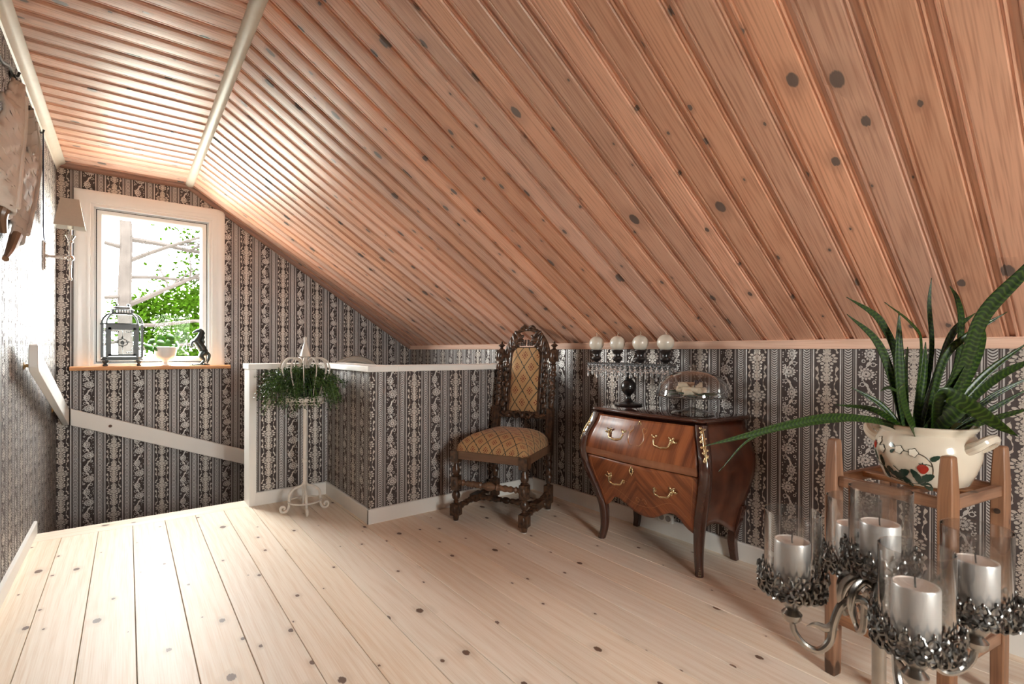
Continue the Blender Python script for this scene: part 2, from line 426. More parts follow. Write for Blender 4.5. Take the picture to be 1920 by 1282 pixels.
# ceiling boards
PROF = [(0, .011), (.0045, .011), (.006, .0055), (.0105, .0035), (.0125, .0065), (.016, .0065), (.0195, .0006), (.0225, 0), (.0995, 0), (.1015, .0035), (.1055, .0035), (.1075, .0005), (.1125, .0005), (.1155, .0045), (.1185, .011), (.128, .011), (.128, .018), (0, .018)]
def board_mesh(L, name):
    q = MB(); q.loft([[(0, y, z) for y, z in PROF], [(L, y, z) for y, z in PROF]]); return q.mesh(name, CEILW, 25)
b = MB(); b.box(XL-.1, YB-.1, ZC+.02, XB+.1, YW+.1, ZC+.14)
ceil = struct(b.build('ceiling', GAP), 'flat strip of ceiling with grooved pine boards', 'ceiling')
m1 = board_mesh(XB-XL, 'ceiling_board_mesh')
y = 5.046
ys = [5.046-0.128*i for i in range(0, 56)]+[5.174]
for y in ys:
    if y > YB-0.13: inst(m1, 'ceiling_board', ceil, (XL, y, ZC))
LS = math.hypot(XR-XB, (XR-XB)*SLOPE)
b = MB(T(XB, 0, ZC) @ R(TH, 'Y')); b.box(-.05, YB-.1, .02, LS+.15, YW+.1, .14)
slope = struct(b.build('ceiling_sloped', GAP), 'sloping ceiling of pinkish grooved pine boards with knots', 'ceiling')
m2 = board_mesh(LS, 'sloped_board_mesh')
for y in ys:
    if y > YB-0.13: inst(m2, 'ceiling_board', slope, (XB, y+0.012, ZC), (0, TH, 0))

# mouldings
def bar(name, p0, p1, prof, m, up, label, ends=None):
    p0 = Vector(p0); p1 = Vector(p1); t = (p1-p0).normalized(); u = Vector(up)-t*t.dot(Vector(up)); u.normalize(); s = u.cross(t)
    L = (p1-p0).length
    q = MB(); q.loft([[(0, y, z) for y, z in prof], [(L, y, z) for y, z in prof]])
    o = q.build(name, m); M = Matrix((t, s, u)).transposed().to_4x4(); M.translation = p0; o.matrix_world = M
    return struct(o, label, 'moulding')
half = [(0.032*math.cos(a), -0.020*math.sin(a)) for a in [PI*i/8 for i in range(9)]]+[(-0.032, .01), (.032, .01)]
bar('trim_1', (XB, YB, ZC), (XB, YW, ZC), [(y, z-.002) for y, z in half], CREAM, (.28, 0, 1), 'rounded pale moulding where flat ceiling meets slope')
cove = [(0, 0), (.055, 0), (.050, -.008), (.030, -.020), (.016, -.034), (.008, -.052), (0, -.056)]
bar('trim_2', (XL, YW, ZC), (XL, YB, ZC), cove, CREAM, (0, 0, 1), 'pale cove moulding along the top of the left wall')
qr = [(0, .01), (.030, .01), (.030, -.010), (.026, -.022), (.012, -.034), (0, -.036)]
bar('trim_3', (XB+.01, YW, ZC), (XL, YW, ZC), [(y, z) for y, z in qr], TRIMW, (0, 0, 1), 'dark pine trim above the window under the flat ceiling')
bar('trim_4', (XR, YW, ZC-(XR-XB)*SLOPE), (XB, YW, ZC), qr, TRIMW, (SLOPE, 0, 1), 'dark pine trim slanting down the gable wall')
kt = [(0, 0), (.016, 0), (.019, -.004), (.016, -.010), (.014, -.038), (.011, -.044), (0, -.044)]
bar('trim_5', (XR, YB, 1.163), (XR, YW, 1.163), kt, PINKW, (0, 0, 1), 'pinkish pine trim along the top of the knee wall')
def bb(n, p0, p1, h, label):
    pr = [(0, 0), (.015, 0), (.015, h-.006), (.010, h), (0, h)]
    return bar('baseboard_'+n, p0, p1, pr, WHITE, (0, 0, 1), label)
bb('right', (XR, YB, 0), (XR, 3.05, 0), .095, 'white baseboard along the knee wall behind the chest')
bb('partition_long', (XR, 3.05, 0), (1.205, 3.05, 0), .094, 'white baseboard under the long half wall panel')
bb('partition_side', (1.22, 3.035, 0), (1.22, 3.90, 0), .094, 'white baseboard under the silver shining half wall panel')
bb('partition_short', (1.22, 3.90, 0), (0.72, 3.90, 0), .094, 'white baseboard behind the plant stand')
bb('left', (XL, 4.085, 0), (XL, YB, 0), .075, 'white baseboard along the left wall')

# half wall caps and end post
def capbox(q, label, cat='trim'):
    b = MB(); b.box(*q); return struct(b.build('trim_%d' % capbox.n, WHITE, bevel=.003), label, cat)
capbox.n = 6
capbox((0.668, 3.872, .966, 1.199, 4.085, 1.004), 'white cap on the short half wall behind the plant stand'); capbox.n = 7
capbox((1.199, 3.028, .9655, 1.405, 4.085, 1.0035), 'white cap on the half wall running to the corner'); capbox.n = 8
capbox((1.405, 3.028, .966, XR-.001, 3.235, 1.004), 'white cap on the long half wall behind the chair'); capbox.n = 9
capbox((0.676, 3.884, -.16, 0.722, 4.072, .966), 'white end board closing the half wall at the stair', 'trim')

# stairwell: white treads and riser
st = struct(MB().box(XL, 4.06, -.30, 0.70, 4.075, -.026).build('stair_riser', WHITE), 'white riser below the stair head', 'stair')
stair = thing('staircase', 'white stairs going down behind the floor edge under the window', 'stairs', (0, 0, 0)); stair['kind'] = 'structure'
for i in range(3):
    MB().box(XL, 4.078+.24*i, -.24-.2*i, 0.5, 4.078+.24*i+.26, -.20-.2*i).build('tread', WHITE, stair, bevel=.004)
MB().box(XL, 4.80, -.84, 0.5, YW, -.80).build('tread', WHITE, stair)
for i in range(7):
    MB().box(0.5+.26*i, 4.08, -1.04-.2*i, 0.78+.26*i, YW, -1.00-.2*i).build('tread', WHITE, stair, bevel=.004)
struct(MB().box(-.6, YB-.1, -2.75, 2.8, YW+.1, -2.6).build('floor', GAP), 'floor of the storey below, at the foot of the stairs', 'floor')

# ------------------------------------------------------------------ windows
def frame_ring(b, x0, z0, x1, z1, prof, bottom=True):
    """mitred frame; prof = (inward offset, y)"""
    rings = []
    for cx, cz, sx, sz in ((x0, z0, 1, 1), (x1, z0, -1, 1), (x1, z1, -1, -1), (x0, z1, 1, -1)):
        rings.append([(cx+sx*o, y, cz+(sz*o if (bottom or sz < 0) else 0)) for o, y in prof])
    n = len(prof); vs = [p for r in rings for p in r]; fs = []
    for i in range(4):
        if not bottom and i == 0: continue
        j = (i+1) % 4
        for k in range(n):
            l = (k+1) % n; fs.append((i*n+k, i*n+l, j*n+l, j*n+k))
    b.add(vs, fs)
RUBBER = plain('black_rubber_seal', (0.02, 0.022, 0.025), 0.6)
win = thing('window_1', 'white framed single-pane window in the papered gable wall', 'window', (0, YW, 0)); win['kind'] = 'structure'
b = MB(); frame_ring(b, -0.338, 0.950, 0.705, 2.382, [(0, .0), (0, -.018), (.012, -.026), (.030, -.026), (.048, -.020), (.060, -.020), (.075, -.012), (.098, -.010), (.105, 0.0)], False)
cas = b.build('window_casing', WINWHITE, win); 
b = MB(); frame_ring(b, WX0, 0.966, WX1, WZ1, [(-.004, -.004), (.018, -.004), (.018, .035), (.030, .035), (.030, .12), (-.004, .12)]); b.build('window_frame', WINWHITE, win)
b = MB(); frame_ring(b, WX0+.030, 0.996, WX1-.030, WZ1-.030, [(0, .028), (.010, .028), (.010, .11), (0, .11)]); b.build('rubber_seal', RUBBER, win)
b = MB(); frame_ring(b, WX0+.0365, 1.0025, WX1-.0365, WZ1-.0365, [(0, .022), (.028, .022), (.038, .030), (.042, .06), (.042, .10), (0, .10)]); sash = b.build('sash', WINWHITE, win)
b = MB(); b.box(WX0+.074, .075, 1.04, WX1-.074, .079, WZ1-.074); b.build('pane', PANE, sash)
b = MB(); b.tube([(.20, .016, 1.018), (.20, -.006, 1.018)], .010, 10).tube([(.20, -.008, 1.018), (.27, -.010, 1.018)], [.008, .006], 8); b.build('window_handle', WINWHITE, sash)
b = MB(); pr = [(-.170, -.030), (-.174, -.022), (-.174, -.006), (-.168, 0), (.10, 0), (.10, -.030)]
b.loft([[(0, y, z) for y, z in pr], [(1.085, y, z) for y, z in pr]])
sill = b.build('window_sill', SILLW, win); sill.location = (-0.352, 0, 0.967)
win2 = thing('window_2', 'white framed window in the back gable behind the viewer', 'window', (0, YB, 0)); win2['kind'] = 'structure'
b = MB(); frame_ring(b, BX0-.1, BZ0-.1, BX1+.1, BZ1+.1, [(0, 0), (0, .02), (.09, .02), (.1, 0)]); b.build('window_casing', WINWHITE, win2)
b = MB(); frame_ring(b, BX0, BZ0, BX1, BZ1, [(0, .0), (.05, .0), (.05, -.1), (0, -.1)]); b.box((BX0+BX1)/2-.025, -.06, BZ0, (BX0+BX1)/2+.025, -.01, BZ1); sash2 = b.build('sash', WINWHITE, win2)
for q in ((BX0+.05, (BX0+BX1)/2-.025), ((BX0+BX1)/2+.025, BX1-.05)):
    MB().box(q[0], -.04, BZ0+.05, q[1], -.036, BZ1-.05).build('pane', PANE, sash2)

# ------------------------------------------------------------------ outside: pine, leafy trees, ground
BARK = plain('pale_pine_bark', (0.0185, 0.0155, 0.0142), 0.9, var=0.35, scale=6, spec=0.0)
NEEDLE = plain('grey_green_needles', (0.0098, 0.0100, 0.0080), 0.8, var=0.3, spec=0.0)
LEAFY = plain('bright_spring_leaves', (0.0055, 0.0125, 0.0008), 0.7, var=0.5, scale=2.0, spec=0.0)
BOUNCE = plain('pale_bounce_ground', (0.40, 0.39, 0.34), 0.9, var=0.2)  # ground out of view, kept pale to bounce daylight up to the ceiling
struct(MB().grid(1, 1, lambda u, v: (-60+120*u, -60+120*v, -3.0)).build('ground', BOUNCE), 'unseen ground outside, made pale to bounce daylight indoors', 'ground')
pine = thing('pine_tree', 'tall bare-branched pine outside the window', 'tree', (-0.05, 13, -3))
rg = random.Random(3)
b = MB(); tp = spl([(0, 0, 0), (.05, 0, 2.5), (.0, 0, 5), (.02, 0, 6.6), (-.10, .1, 8.2), (-.2, .1, 10.5)], 5)
b.tube(tp, [.155-.003*i for i in range(len(tp))], 10); b.build('trunk', BARK, pine)
nb = MB(); br = []
def branch(p, d, L, r0, droop, sub=True):
    pts = [Vector(p)]; d = Vector(d).normalized()
    for i in range(6):
        d = (d+Vector((rg.uniform(-.22, .22), rg.uniform(-.2, .2), rg.uniform(-.16, .16)+droop))).normalized(); pts.append(pts[-1]+d*L/6)
    br.append((pts, [r0*(1-.14*i) for i in range(7)]))
    if sub:
        for i in range(2, 7):
            for q in range(2):
                dd = (d+Vector((rg.uniform(-.9, .9), rg.uniform(-.8, .8), rg.uniform(-.5, .6)))).normalized()
                branch(pts[i], dd, L*rg.uniform(.25, .5), r0*.38, 0, False)
    else:
        for q in pts[2:]:
            if rg.random() < .8:
                for _ in range(24):
                    c = q+Vector((rg.gauss(0, .14), rg.gauss(0, .14), rg.gauss(.02, .09)))
                    t = Vector((rg.gauss(0, 1), rg.gauss(0, 1), rg.gauss(.3, .7))).normalized()*.06; s = t.cross(Vector((rg.gauss(0, 1), 0.3, 1))).normalized()*.008
                    nb.add([c-s, c+s, c+t], [(0, 1, 2)])
for h, dx, dz, L, r in ((7.2, -1, .5, 2.2, .07), (7.0, 1, .35, 3.0, .10), (6.4, 1, .05, 3.4, .06), (6.2, -1, .2, 2.0, .05), (5.6, 1, .12, 3.6, .05), (5.2, -1, -.1, 2.2, .05), (5.0, 1, .5, 2.6, .06), (4.6, 1, -.05, 3.8, .05), (4.5, -1, .1, 2.0, .04), (4.1, 1, .25, 3.2, .05), (7.8, 1, .6, 2.4, .06), (8.2, -1, .4, 2.0, .05), (5.9, .9, .3, 3.0, .05), (4.3, -1, -.2, 2.2, .04), (6.8, .8, .1, 3.8, .05)):
    branch((0, 0, h), (dx, rg.uniform(-.5, .3), dz), L, r, .0)
for pts, rr in br:
    if rr[0] > .03: MB().tube(pts, rr, 6).build('branch', BARK, pine)
tb = MB()
for pts, rr in br:
    if rr[0] <= .03: tb.tube(pts, [max(.006, q) for q in rr], 4)
o = tb.build('twigs', BARK, pine); o['kind'] = 'stuff'
o = nb.build('needles', NEEDLE, pine); o['kind'] = 'stuff'
def leafy(loc, rad, n, label, seed, trunk_h):
    t = thing('leafy_tree', label, 'tree', loc, 0, 'leafy trees outside the window'); g = random.Random(seed)
    MB().tube([(0, 0, 0), (.05, 0, trunk_h*.5), (0, .05, trunk_h)], [.09, .07, .03], 7).build('trunk', BARK, t)
    q = MB(); cl = [(Vector((g.uniform(-1, 1)*rad[0], g.uniform(-1, 1)*rad[1], trunk_h+g.uniform(-1, 1)*rad[2])), g.uniform(.25, .5)) for _ in range(26)]
    for i in range(n):
        c, rr = cl[g.randrange(len(cl))]; p = c+Vector((g.gauss(0, rr), g.gauss(0, rr), g.gauss(0, rr*.6)))
        a = Vector((g.gauss(0, 1), g.gauss(0, 1), g.gauss(0, .6))).normalized()*.085; s = a.cross(Vector((g.gauss(0, 1), g.gauss(0, 1), 1))).normalized()*.05
        q.add([p-a, p+s, p+a, p-s], [(0, 1, 2, 3)])
    o = q.build('foliage', LEAFY, t); o['kind'] = 'stuff'
leafy((1.80, 17.6, -3), (.50, .6, 2.0), 3000, 'bright green leafy tree at the right edge of the window view', 5, 5.6)
leafy((1.35, 21.2, -3), (1.2, .8, 1.15), 5200, 'light green bushes behind the plant on the sill', 6, 5.0)
leafy((-2.6, 24.5, -3), (.85, .8, 1.1), 2000, 'green bushes seen behind the sill lantern', 8, 4.7)

# ------------------------------------------------------------------ handrail
BRASS = plain('aged_brass', (0.52, 0.33, 0.14), 0.3, 1.0, var=0.2)
BROWNHOLE = plain('dark_screw_hole', (0.10, 0.05, 0.03), 0.6)
r1 = thing('handrail', 'white wooden handrail mounted on the left wall', 'handrail', (-.36, 3.5, 1.127), 0, 'stair handrails')
# side profile in (y,z), thickness in x
o2 = [(3.47, 1.10), (3.48, 1.122), (3.51, 1.128), (3.54, 1.118), (3.60, 1.08), (5.17, .640), (5.17, .512), (3.50, .985), (3.472, 1.01)]
b = MB(); b.plate([(y-3.5, z-1.127) for y, z in o2], .036, Matrix(((0, 0, 1, -.036), (1, 0, 0, 0), (0, 1, 0, 0), (0, 0, 0, 1)))); b.build('rail', WHITE, r1, bevel=.004)
for yy, zz in ((3.71, 1.012), (4.97, .652)):
    b = MB(); A = R(PI/2, 'Y'); b.lathe([(0, 0), (.020, 0), (.020, .004), (.009, .006), (.009, .05), (0, .05)], 14, (-.080, yy-3.5, zz-1.127), A); b.build('bracket', BRASS, r1)
b = MB(); b.lathe([(0, 0), (.009, 0), (.009, .001), (0, .001)], 12, (0.0, .25, -.085), R(PI/2, 'Y')); b.build('screw_hole', BROWNHOLE, r1)
r2 = thing('handrail', 'white wooden handrail slanting down below the window', 'handrail', (-.352, 5.17, .63), 0, 'stair handrails')
o3 = [(0, .008), (0, -.122), (1.30, -.622), (1.30, -.488)]
b = MB(); b.plate(o3, .034, Matrix(((1, 0, 0, 0), (0, 0, 1, -.0), (0, 1, 0, 0), (0, 0, 0, 1)))); b.build('rail', WHITE, r2, bevel=.004)
b = MB(); b.lathe([(0, 0), (.012, 0), (.012, .002), (0, .002)], 12, (.242, -.0015, -.148), R(-PI/2, 'X')); b.build('screw_hole', BROWNHOLE, r2)
for xx in (.2, 1.1):
    b = MB(); b.lathe([(0, 0), (.009, 0), (.009, .045), (0, .045)], 12, (xx, .034, -.1-.38*xx), R(-PI/2, 'X')); b.build('bracket', BRASS, r2)

# ------------------------------------------------------------------ wall sconce
NICKEL = plain('polished_nickel', (0.72, 0.66, 0.60), 0.16, 1.0, var=0.05)
SHADE = plain('beige_linen_shade', (0.56, 0.47, 0.385), 0.85, var=0.06, scale=90, bump=0.2)
SHADEIN = plain('white_shade_lining', (0.85, 0.83, 0.78), 0.8, var=0.02)
CORD = plain('dark_blue_cord', (0.012, 0.016, 0.05), 0.5)
sc = thing('wall_sconce', 'nickel wall sconce with square beige fabric shade beside the window', 'wall lamp', (XL, 4.44, 1.711))
b = MB(); b.box(0, -.024, -.095, .010, .024, .097).box(.010, -.017, -.088, .018, .017, .09); b.build('backplate', NICKEL, sc, bevel=.002)
b = MB(); b.lathe([(0, .018), (.013, .018), (.013, .024), (.009, .028), (.008, .09), (.012, .10), (.009, .108), (.010, .116), (.009, .12)], 16, (0, 0, 0), R(PI/2, 'Y')); b.build('arm', NICKEL, sc)
b = MB(); b.ell((.136, 0, 0), .021, su=18, sv=12); b.build('ball_joint', NICKEL, sc)
b = MB(); b.lathe([(0, -.150), (.006, -.148), (.0115, -.138), (.006, -.128), (.0055, -.12), (.0085, -.02), (.0085, .10), (.015, .105), (.015, .112), (.011, .116), (.020, .135), (.027, .150), (.025, .152), (.014, .138), (.009, .140), (.008, .175), (.008, .19), (.016, .192), (.016, .225), (0, .225)], 20, (.136, 0, 0)); b.build('stem', NICKEL, sc)
def frustum(b, c, a0, a1, z0, z1):
    b.add([(c[0]+sx*a, c[1]+sy*a, z) for a, z in ((a0, z0), (a1, z1)) for sx, sy in ((-1, -1), (1, -1), (1, 1), (-1, 1))], [(i, (i+1) % 4, 4+(i+1) % 4, 4+i) for i in range(4)])
b = MB(); frustum(b, (.136, 0), .078, .047, .203, .388); sh = b.build('lamp_shade', SHADE, sc)
b = MB(); frustum(b, (.136, 0), .0765, .0455, .2025, .3875); b.build('shade_lining', SHADEIN, sh)
b = MB(); b.tube(spl([(.012, -.006, .09), (.006, -.012, .16), (.005, -.015, .40), (.004, -.016, .845)], 5), .0035, 6); b.build('power_cord', CORD, sc)

# ------------------------------------------------------------------ carved leaf wall ornament
DRIFT = plain('grey_carved_wood', (0.78, 0.70, 0.62), 0.6, var=0.25, scale=9, bump=0.3)
HORN = plain('brown_polished_stem', (0.20, 0.11, 0.06), 0.3, var=0.2)
WIRE = plain('black_wire', (0.03, 0.028, 0.026), 0.5)
DRIFT2 = plain('dark_grey_carved_wood', (0.50, 0.43, 0.37), 0.6, var=0.3, scale=9, bump=0.3)
def big_leaf(name, label, spine, hw, seed, stem_to, DRIFT=DRIFT):
    g = random.Random(seed)
    base = Vector(spine[-1]); t = thing(name, label, 'wall decoration', (XL, 0, 0), 0, 'carved wall leaves'); sp = spl([(x, y, z) for x, y, z in spine], 7); n = len(sp)
    ph = g.uniform(0, 6)
    def fn(u, v):
        i = min(n-1, int(v*(n-1))); p = sp[i]; a = sp[max(0, i-1)]; c = sp[min(n-1, i+1)]; d = (c-a).normalized(); s = d.cross(Vector((1, 0, 0))).normalized()
        w = hw*(math.sin(PI*(.012+.93*v))**.75)*(1+.07*math.sin(v*21+ph+(2 if u > .5 else 0)))*(1.0-.2*v)
        q = u*2-1
        return p+s*q*w+Vector((.040*(1-abs(q)**1.3)+.009*math.sin(v*17+ph+q*1.4)*abs(q)**2+.0045*math.sin(abs(q)*15-v*46)*min(1, 4*abs(q)), 0, 0))
    b = MB(); b.grid(14, 44, fn); o = b.build('leaf_blade', DRIFT, t, 80); m = o.modifiers.new('solid', 'SOLIDIFY'); m.thickness = .012; m.offset = -1
    b = MB(); b.tube([p+Vector((.042, 0, 0)) for p in sp[2:-2]], [.006+.004*i/n for i in range(len(sp)-4)], 6); b.build('midrib', DRIFT, t)
    b = MB(); q = spl([sp[-1]+Vector((.012, 0, .03))]+[Vector(s) for s in stem_to], 5); b.tube(q, [.022-.012*i/len(q) for i in range(len(q))], 10); b.build('stem', HORN, t)
    return t
big_leaf('carved_leaf', 'pale grey carved wooden leaf hanging nearest on the left wall', [(.05, 2.99, 2.24), (.05, 2.98, 2.07), (.05, 2.88, 1.88), (.05, 2.81, 1.73), (.05, 2.77, 1.64)], .225, 2, [(.05, 2.765, 1.62), (.05, 2.80, 1.565)])
big_leaf('carved_leaf', 'darker carved wooden leaf hanging behind the pale one on the left wall', [(.04, 3.32, 2.26), (.04, 3.52, 2.12), (.04, 3.46, 1.95), (.04, 3.25, 1.74), (.04, 3.06, 1.57)], .18, 4, [(.05, 2.94, 1.51), (.05, 2.84, 1.465)], DRIFT2)
wr = thing('hanging_wire', 'black wire with hooks holding the carved leaves', 'wire', (XL, 0, 0))
MB().tube(spl([(.02, 2.55, 2.33), (.025, 2.86, 2.285), (.02, 3.12, 2.36), (.012, 3.27, 2.385), (.012, 3.42, 2.31), (.012, 3.56, 2.28), (.010, 3.85, 2.35), (.008, 4.14, 2.41)], 6), .007, 6).build('wire', WIRE, wr)
MB().tube([(.02, 3.27, 2.38), (.05, 3.12, 2.29), (.085, 2.995, 2.225)], .004, 6).build('leaf_strand', WIRE, wr)
MB().tube([(.02, 3.42, 2.31), (.05, 3.36, 2.28), (.07, 3.33, 2.245)], .004, 6).build('leaf_strand', WIRE, wr)
for yy, zz in ((3.28, 2.385), (4.14, 2.415)):
    b = MB(); b.tube([(0, yy, zz), (.03, yy, zz), (.035, yy, zz+.02)], .006, 6).ell((.004, yy, zz), .004, .018, .018); b.build('hook', WIRE, wr)

# ------------------------------------------------------------------ things on the sill
IRON = plain('grey_lantern_metal', (0.10, 0.105, 0.105), 0.45, 0.6, var=0.2)
LGLASS = thin_glass('lantern_glass', (0.95, 0.98, 0.98), 0.2)
zs = .967
lan = thing('lantern', 'dark grey metal lantern with domed roof and ornamented glass on the sill', 'lantern', (-.033, 5.17, zs))
cs = [(-.098, -.062), (.098, -.062), (.128, -.030), (.128, .030), (.098, .062), (-.098, .062), (-.128, .030), (-.128, -.030)]
def octring(s, z): return [(x*s, y*s, z) for x, y in cs]
b = MB(); b.loft([octring(1.06, .048), octring(1.06, .058), octring(1.0, .062), octring(1.0, .078)]); b.build('base', IRON, lan)
for x, y in ((-.108, -.045), (.108, -.045), (-.108, .045), (.108, .045)):
    b = MB(); b.lathe([(0, 0), (.015, .001), (.017, .010), (.010, .020), (.018, .030), (.021, .042), (.012, .05), (0, .05)], 12, (x, y, 0)); b.build('foot', IRON, lan)
b = MB()
for x, y in cs: b.box(x-.009, y-.009, .07, x+.009, y+.009, .335)
b.box(-.098, -.068, .312, .098, -.056, .338).box(-.098, .056, .312, .098, .068, .338).box(-.134, -.03, .318, -.122, .03, .338).box(.122, -.03, .318, .134, .03, .338); b.build('cage', IRON, lan)
door = MB()
for q in ((-.090, .080, -.070, .312), (.070, .080, .090, .312), (-.090, .080, .090, .098), (-.090, .294, .090, .312)): door.box(q[0], -.069, q[1], q[2], -.060, q[3])
dr = door.build('lantern_door', IRON, lan)
orn = MB(); yo = -.064
orn.tube([(0, yo, .10), (0, yo, .292)], .0016, 5).tube([(-.07, yo, .195), (.07, yo, .195)], .0012, 5)
orn.ell((0, yo, .19), .013, .004, .018).ell((0, yo, .232), .008, .004, .011).ell((0, yo, .162), .008, .004, .009)
for s in (-1, 1):
    orn.tube(spl([(0, yo, .222), (s*.016, yo, .215), (s*.03, yo, .205), (s*.024, yo, .195), (s*.034, yo, .187), (s*.024, yo, .172), (s*.008, yo, .165)], 4), .0035, 6).ell((s*.038, yo, .197), .008, .003, .005)
    for zc, dz in ((.285, -1), (.105, 1)):
        for k in range(4):
            orn.tube(spl([(s*(.068-.013*k), yo, zc), (s*(.060-.012*k), yo, zc+dz*.010), (s*(.066-.012*k), yo, zc+dz*(.018-.003*k)), (s*(.056-.010*k), yo, zc+dz*.006)], 3), .0022, 5)
        orn.tube(spl([(s*.068, yo, zc+dz*.045), (s*.058, yo, zc+dz*.034), (s*.066, yo, zc+dz*.022)], 3), .0022, 5)
orn.build('filigree', IRON, dr)
for i in range(8):
    (x0, y0), (x1, y1) = cs[i], cs[(i+1) % 8]; b = MB()
    b.add([(x0*.985, y0*.985, .078), (x1*.985, y1*.985, .078), (x1*.985, y1*.985, .318), (x0*.985, y0*.985, .318)], [(0, 1, 2, 3)]); b.build('glass_pane', LGLASS, lan)
b = MB(); b.loft([octring(1.10, .336), octring(1.12, .342), octring(1.04, .348)]); b.build('eave', IRON, lan)
rp = [(1.02, .346), (1.0, .365), (.93, .39), (.80, .412), (.66, .425)]
b = MB()
for k in range(8):
    b.tube([(cs[k][0]*s, cs[k][1]*s, z) for s, z in rp], .006, 6)
b.loft([octring(.70, .420), octring(.66, .428), octring(.55, .432), octring(.55, .436)]); b.build('roof_ribs', IRON, lan)
for k in range(8):
    b = MB(); b.loft([[(cs[k][0]*s*.985, cs[k][1]*s*.985, z), (cs[(k+1) % 8][0]*s*.985, cs[(k+1) % 8][1]*s*.985, z)] for s, z in rp], caps=False, closed=False); b.build('roof_pane', LGLASS, lan)
b = MB()
for k in range(8):
    (x0, y0), (x1, y1) = cs[k], cs[(k+1) % 8]
    for j in range(6 if k % 4 == 0 else 2):
        f = (j+.5)/(6 if k % 4 == 0 else 2); b.box((x0+(x1-x0)*f)*.53-.004, (y0+(y1-y0)*f)*.53-.003, .434, (x0+(x1-x0)*f)*.53+.004, (y0+(y1-y0)*f)*.53+.003, .456)
b.build('vent_gallery', IRON, lan)
b = MB(); b.loft([octring(.62, .456), octring(.62, .462), octring(.50, .468), octring(.46, .480), octring(.34, .488)]); b.build('lid', IRON, lan)
for s in (-.038, .038):
    b = MB(); b.lathe([(0, .484), (.010, .486), (.006, .494), (.013, .500), (.009, .507), (0, .509)], 10, (s, 0, 0)); b.build('finial', IRON, lan)

PORC = plain('white_porcelain', (0.80, 0.78, 0.75), 0.15, var=0.02, coat=0.5)
bowl = thing('footed_bowl', 'white footed porcelain bowl on the window sill', 'bowl', (.255, 5.15, zs))
MB().lathe([(0, 0), (.043, 0), (.045, .006), (.030, .014), (.022, .022), (.020, .034), (.030, .044), (.055, .060), (.072, .085), (.078, .115), (.082, .150), (.085, .158), (.080, .160), (.075, .145), (.070, .10), (.05, .07), (0, .06)], 28).build('bowl_body', PORC, bowl)
SOIL = plain('potting_soil', (0.03, 0.02, 0.014), 0.95, var=0.4, scale=60)
PILEA = plain('round_green_leaves', (0.035, 0.13, 0.012), 0.32, var=0.25, scale=20)
STALK = plain('green_stalks', (0.10, 0.20, 0.03), 0.5)
pil = thing('pilea_plant', 'small houseplant with round coin-shaped leaves in the white bowl', 'plant', (.255, 5.15, zs+.13))
MB().lathe([(0, 0), (.070, 0), (.070, .006), (0, .010)], 20).build('soil', SOIL, pil)
g = random.Random(4)
for x, z, r, tl in ((-.10, .075, .028, -.5), (-.115, .028, .030, .1), (-.055, .020, .030, .2), (-.03, .10, .030, .0), (.035, .115, .032, .3), (.03, .075, .030, -.1), (-.035, .063, .032, .2), (.02, .020, .040, .1), (.085, .045, .036, 1.1), (.055, .032, .026, .2), (.145, .035, .024, 1.3), (.125, .022, .018, -1.2), (-.085, .005, .022, .4), (0, .05, .026, -.3)):
    y = g.uniform(-.05, .01); Ml = T(x, y, z) @ R(PI/2*.75+g.uniform(-.25, .25), 'X') @ R(tl, 'Y')
    b = MB(Ml); b.lathe([(0, .004), (r*.5, .002), (r, -.004), (r*.5, -.002), (0, .0)], 18); lf = b.build('leaf', PILEA, pil)
    MB().tube(spl([(x*.15, y*.3, 0), (x*.5, y*.7, z*.7), (x, y, z-.002)], 4), .0018, 5).build('stalk', STALK, lf)

BRONZE = plain('green_black_bronze', (0.055, 0.066, 0.062), 0.32, 0.55, var=0.3, scale=25)
ho = thing('horse_figurine', 'dark bronze figurine of a rearing horse on the sill', 'figurine', (.50, 5.15, zs))
b = MB()
def limb(pts, rad, n=5, seg=10):
    q = spl(pts, n); rr = []
    for i in range(len(q)):
        f = i/n; k = min(len(rad)-2, int(f)); rr.append(rad[k]+(rad[k+1]-rad[k])*(f-k))
    b.tube(q, rr, seg); b.ell(q[0], rr[0]*.98); b.ell(q[-1], rr[-1]*.98)
limb([(.035, 0, .115), (.020, 0, .150), (-.002, 0, .185), (-.018, 0, .215)], [.034, .034, .030, .031])            # trunk: haunch to chest
limb([(-.015, 0, .222), (.004, 0, .255), (.014, 0, .285), (.008, 0, .305)], [.029, .024, .019, .015])              # neck
limb([(.008, 0, .308), (-.012, 0, .304), (-.034, 0, .293), (-.046, 0, .285)], [.0165, .0145, .0105, .0085], 4)     # head
for s in (-1, 1):
    limb([(.008, s*.007, .318), (.010, s*.010, .330), (.010, s*.010, .338)], [.005, .0035, .001], 3, 6)
    limb([(-.022, s*.016, .208), (-.052, s*.018, .212+.006*s), (-.060, s*.018, .182+.01*s), (-.052, s*.018, .170+.008*s)], [.015, .010, .0075, .008], 4)
    limb([(.034, s*.018, .115), (.012, s*.022, .082), (.034, s*.022, .046), (.020+.012*s, s*.022, .012)], [.026, .019, .0095, .009], 4)
limb([(.055, 0, .118), (.075, 0, .090), (.068, 0, .050), (.060, 0, .016)], [.010, .013, .012, .005])               # tail
for k in range(9):
    f = k/8; limb([(.010+.012*math.sin(f*3), 0, .318-.10*f), (.032+.006*math.sin(k*2.), .004*(-1)**k, .300-.105*f), (.036-.006*f, .006*(-1)**k, .280-.11*f)], [.008, .006, .002], 3, 6)   # mane
hb = b.build('horse_body', BRONZE, ho, 60)
m = hb.modifiers.new('fuse', 'REMESH'); m.mode = 'VOXEL'; m.voxel_size = .0035; m.use_smooth_shade = True
m = hb.modifiers.new('soften', 'SMOOTH'); m.iterations = 3
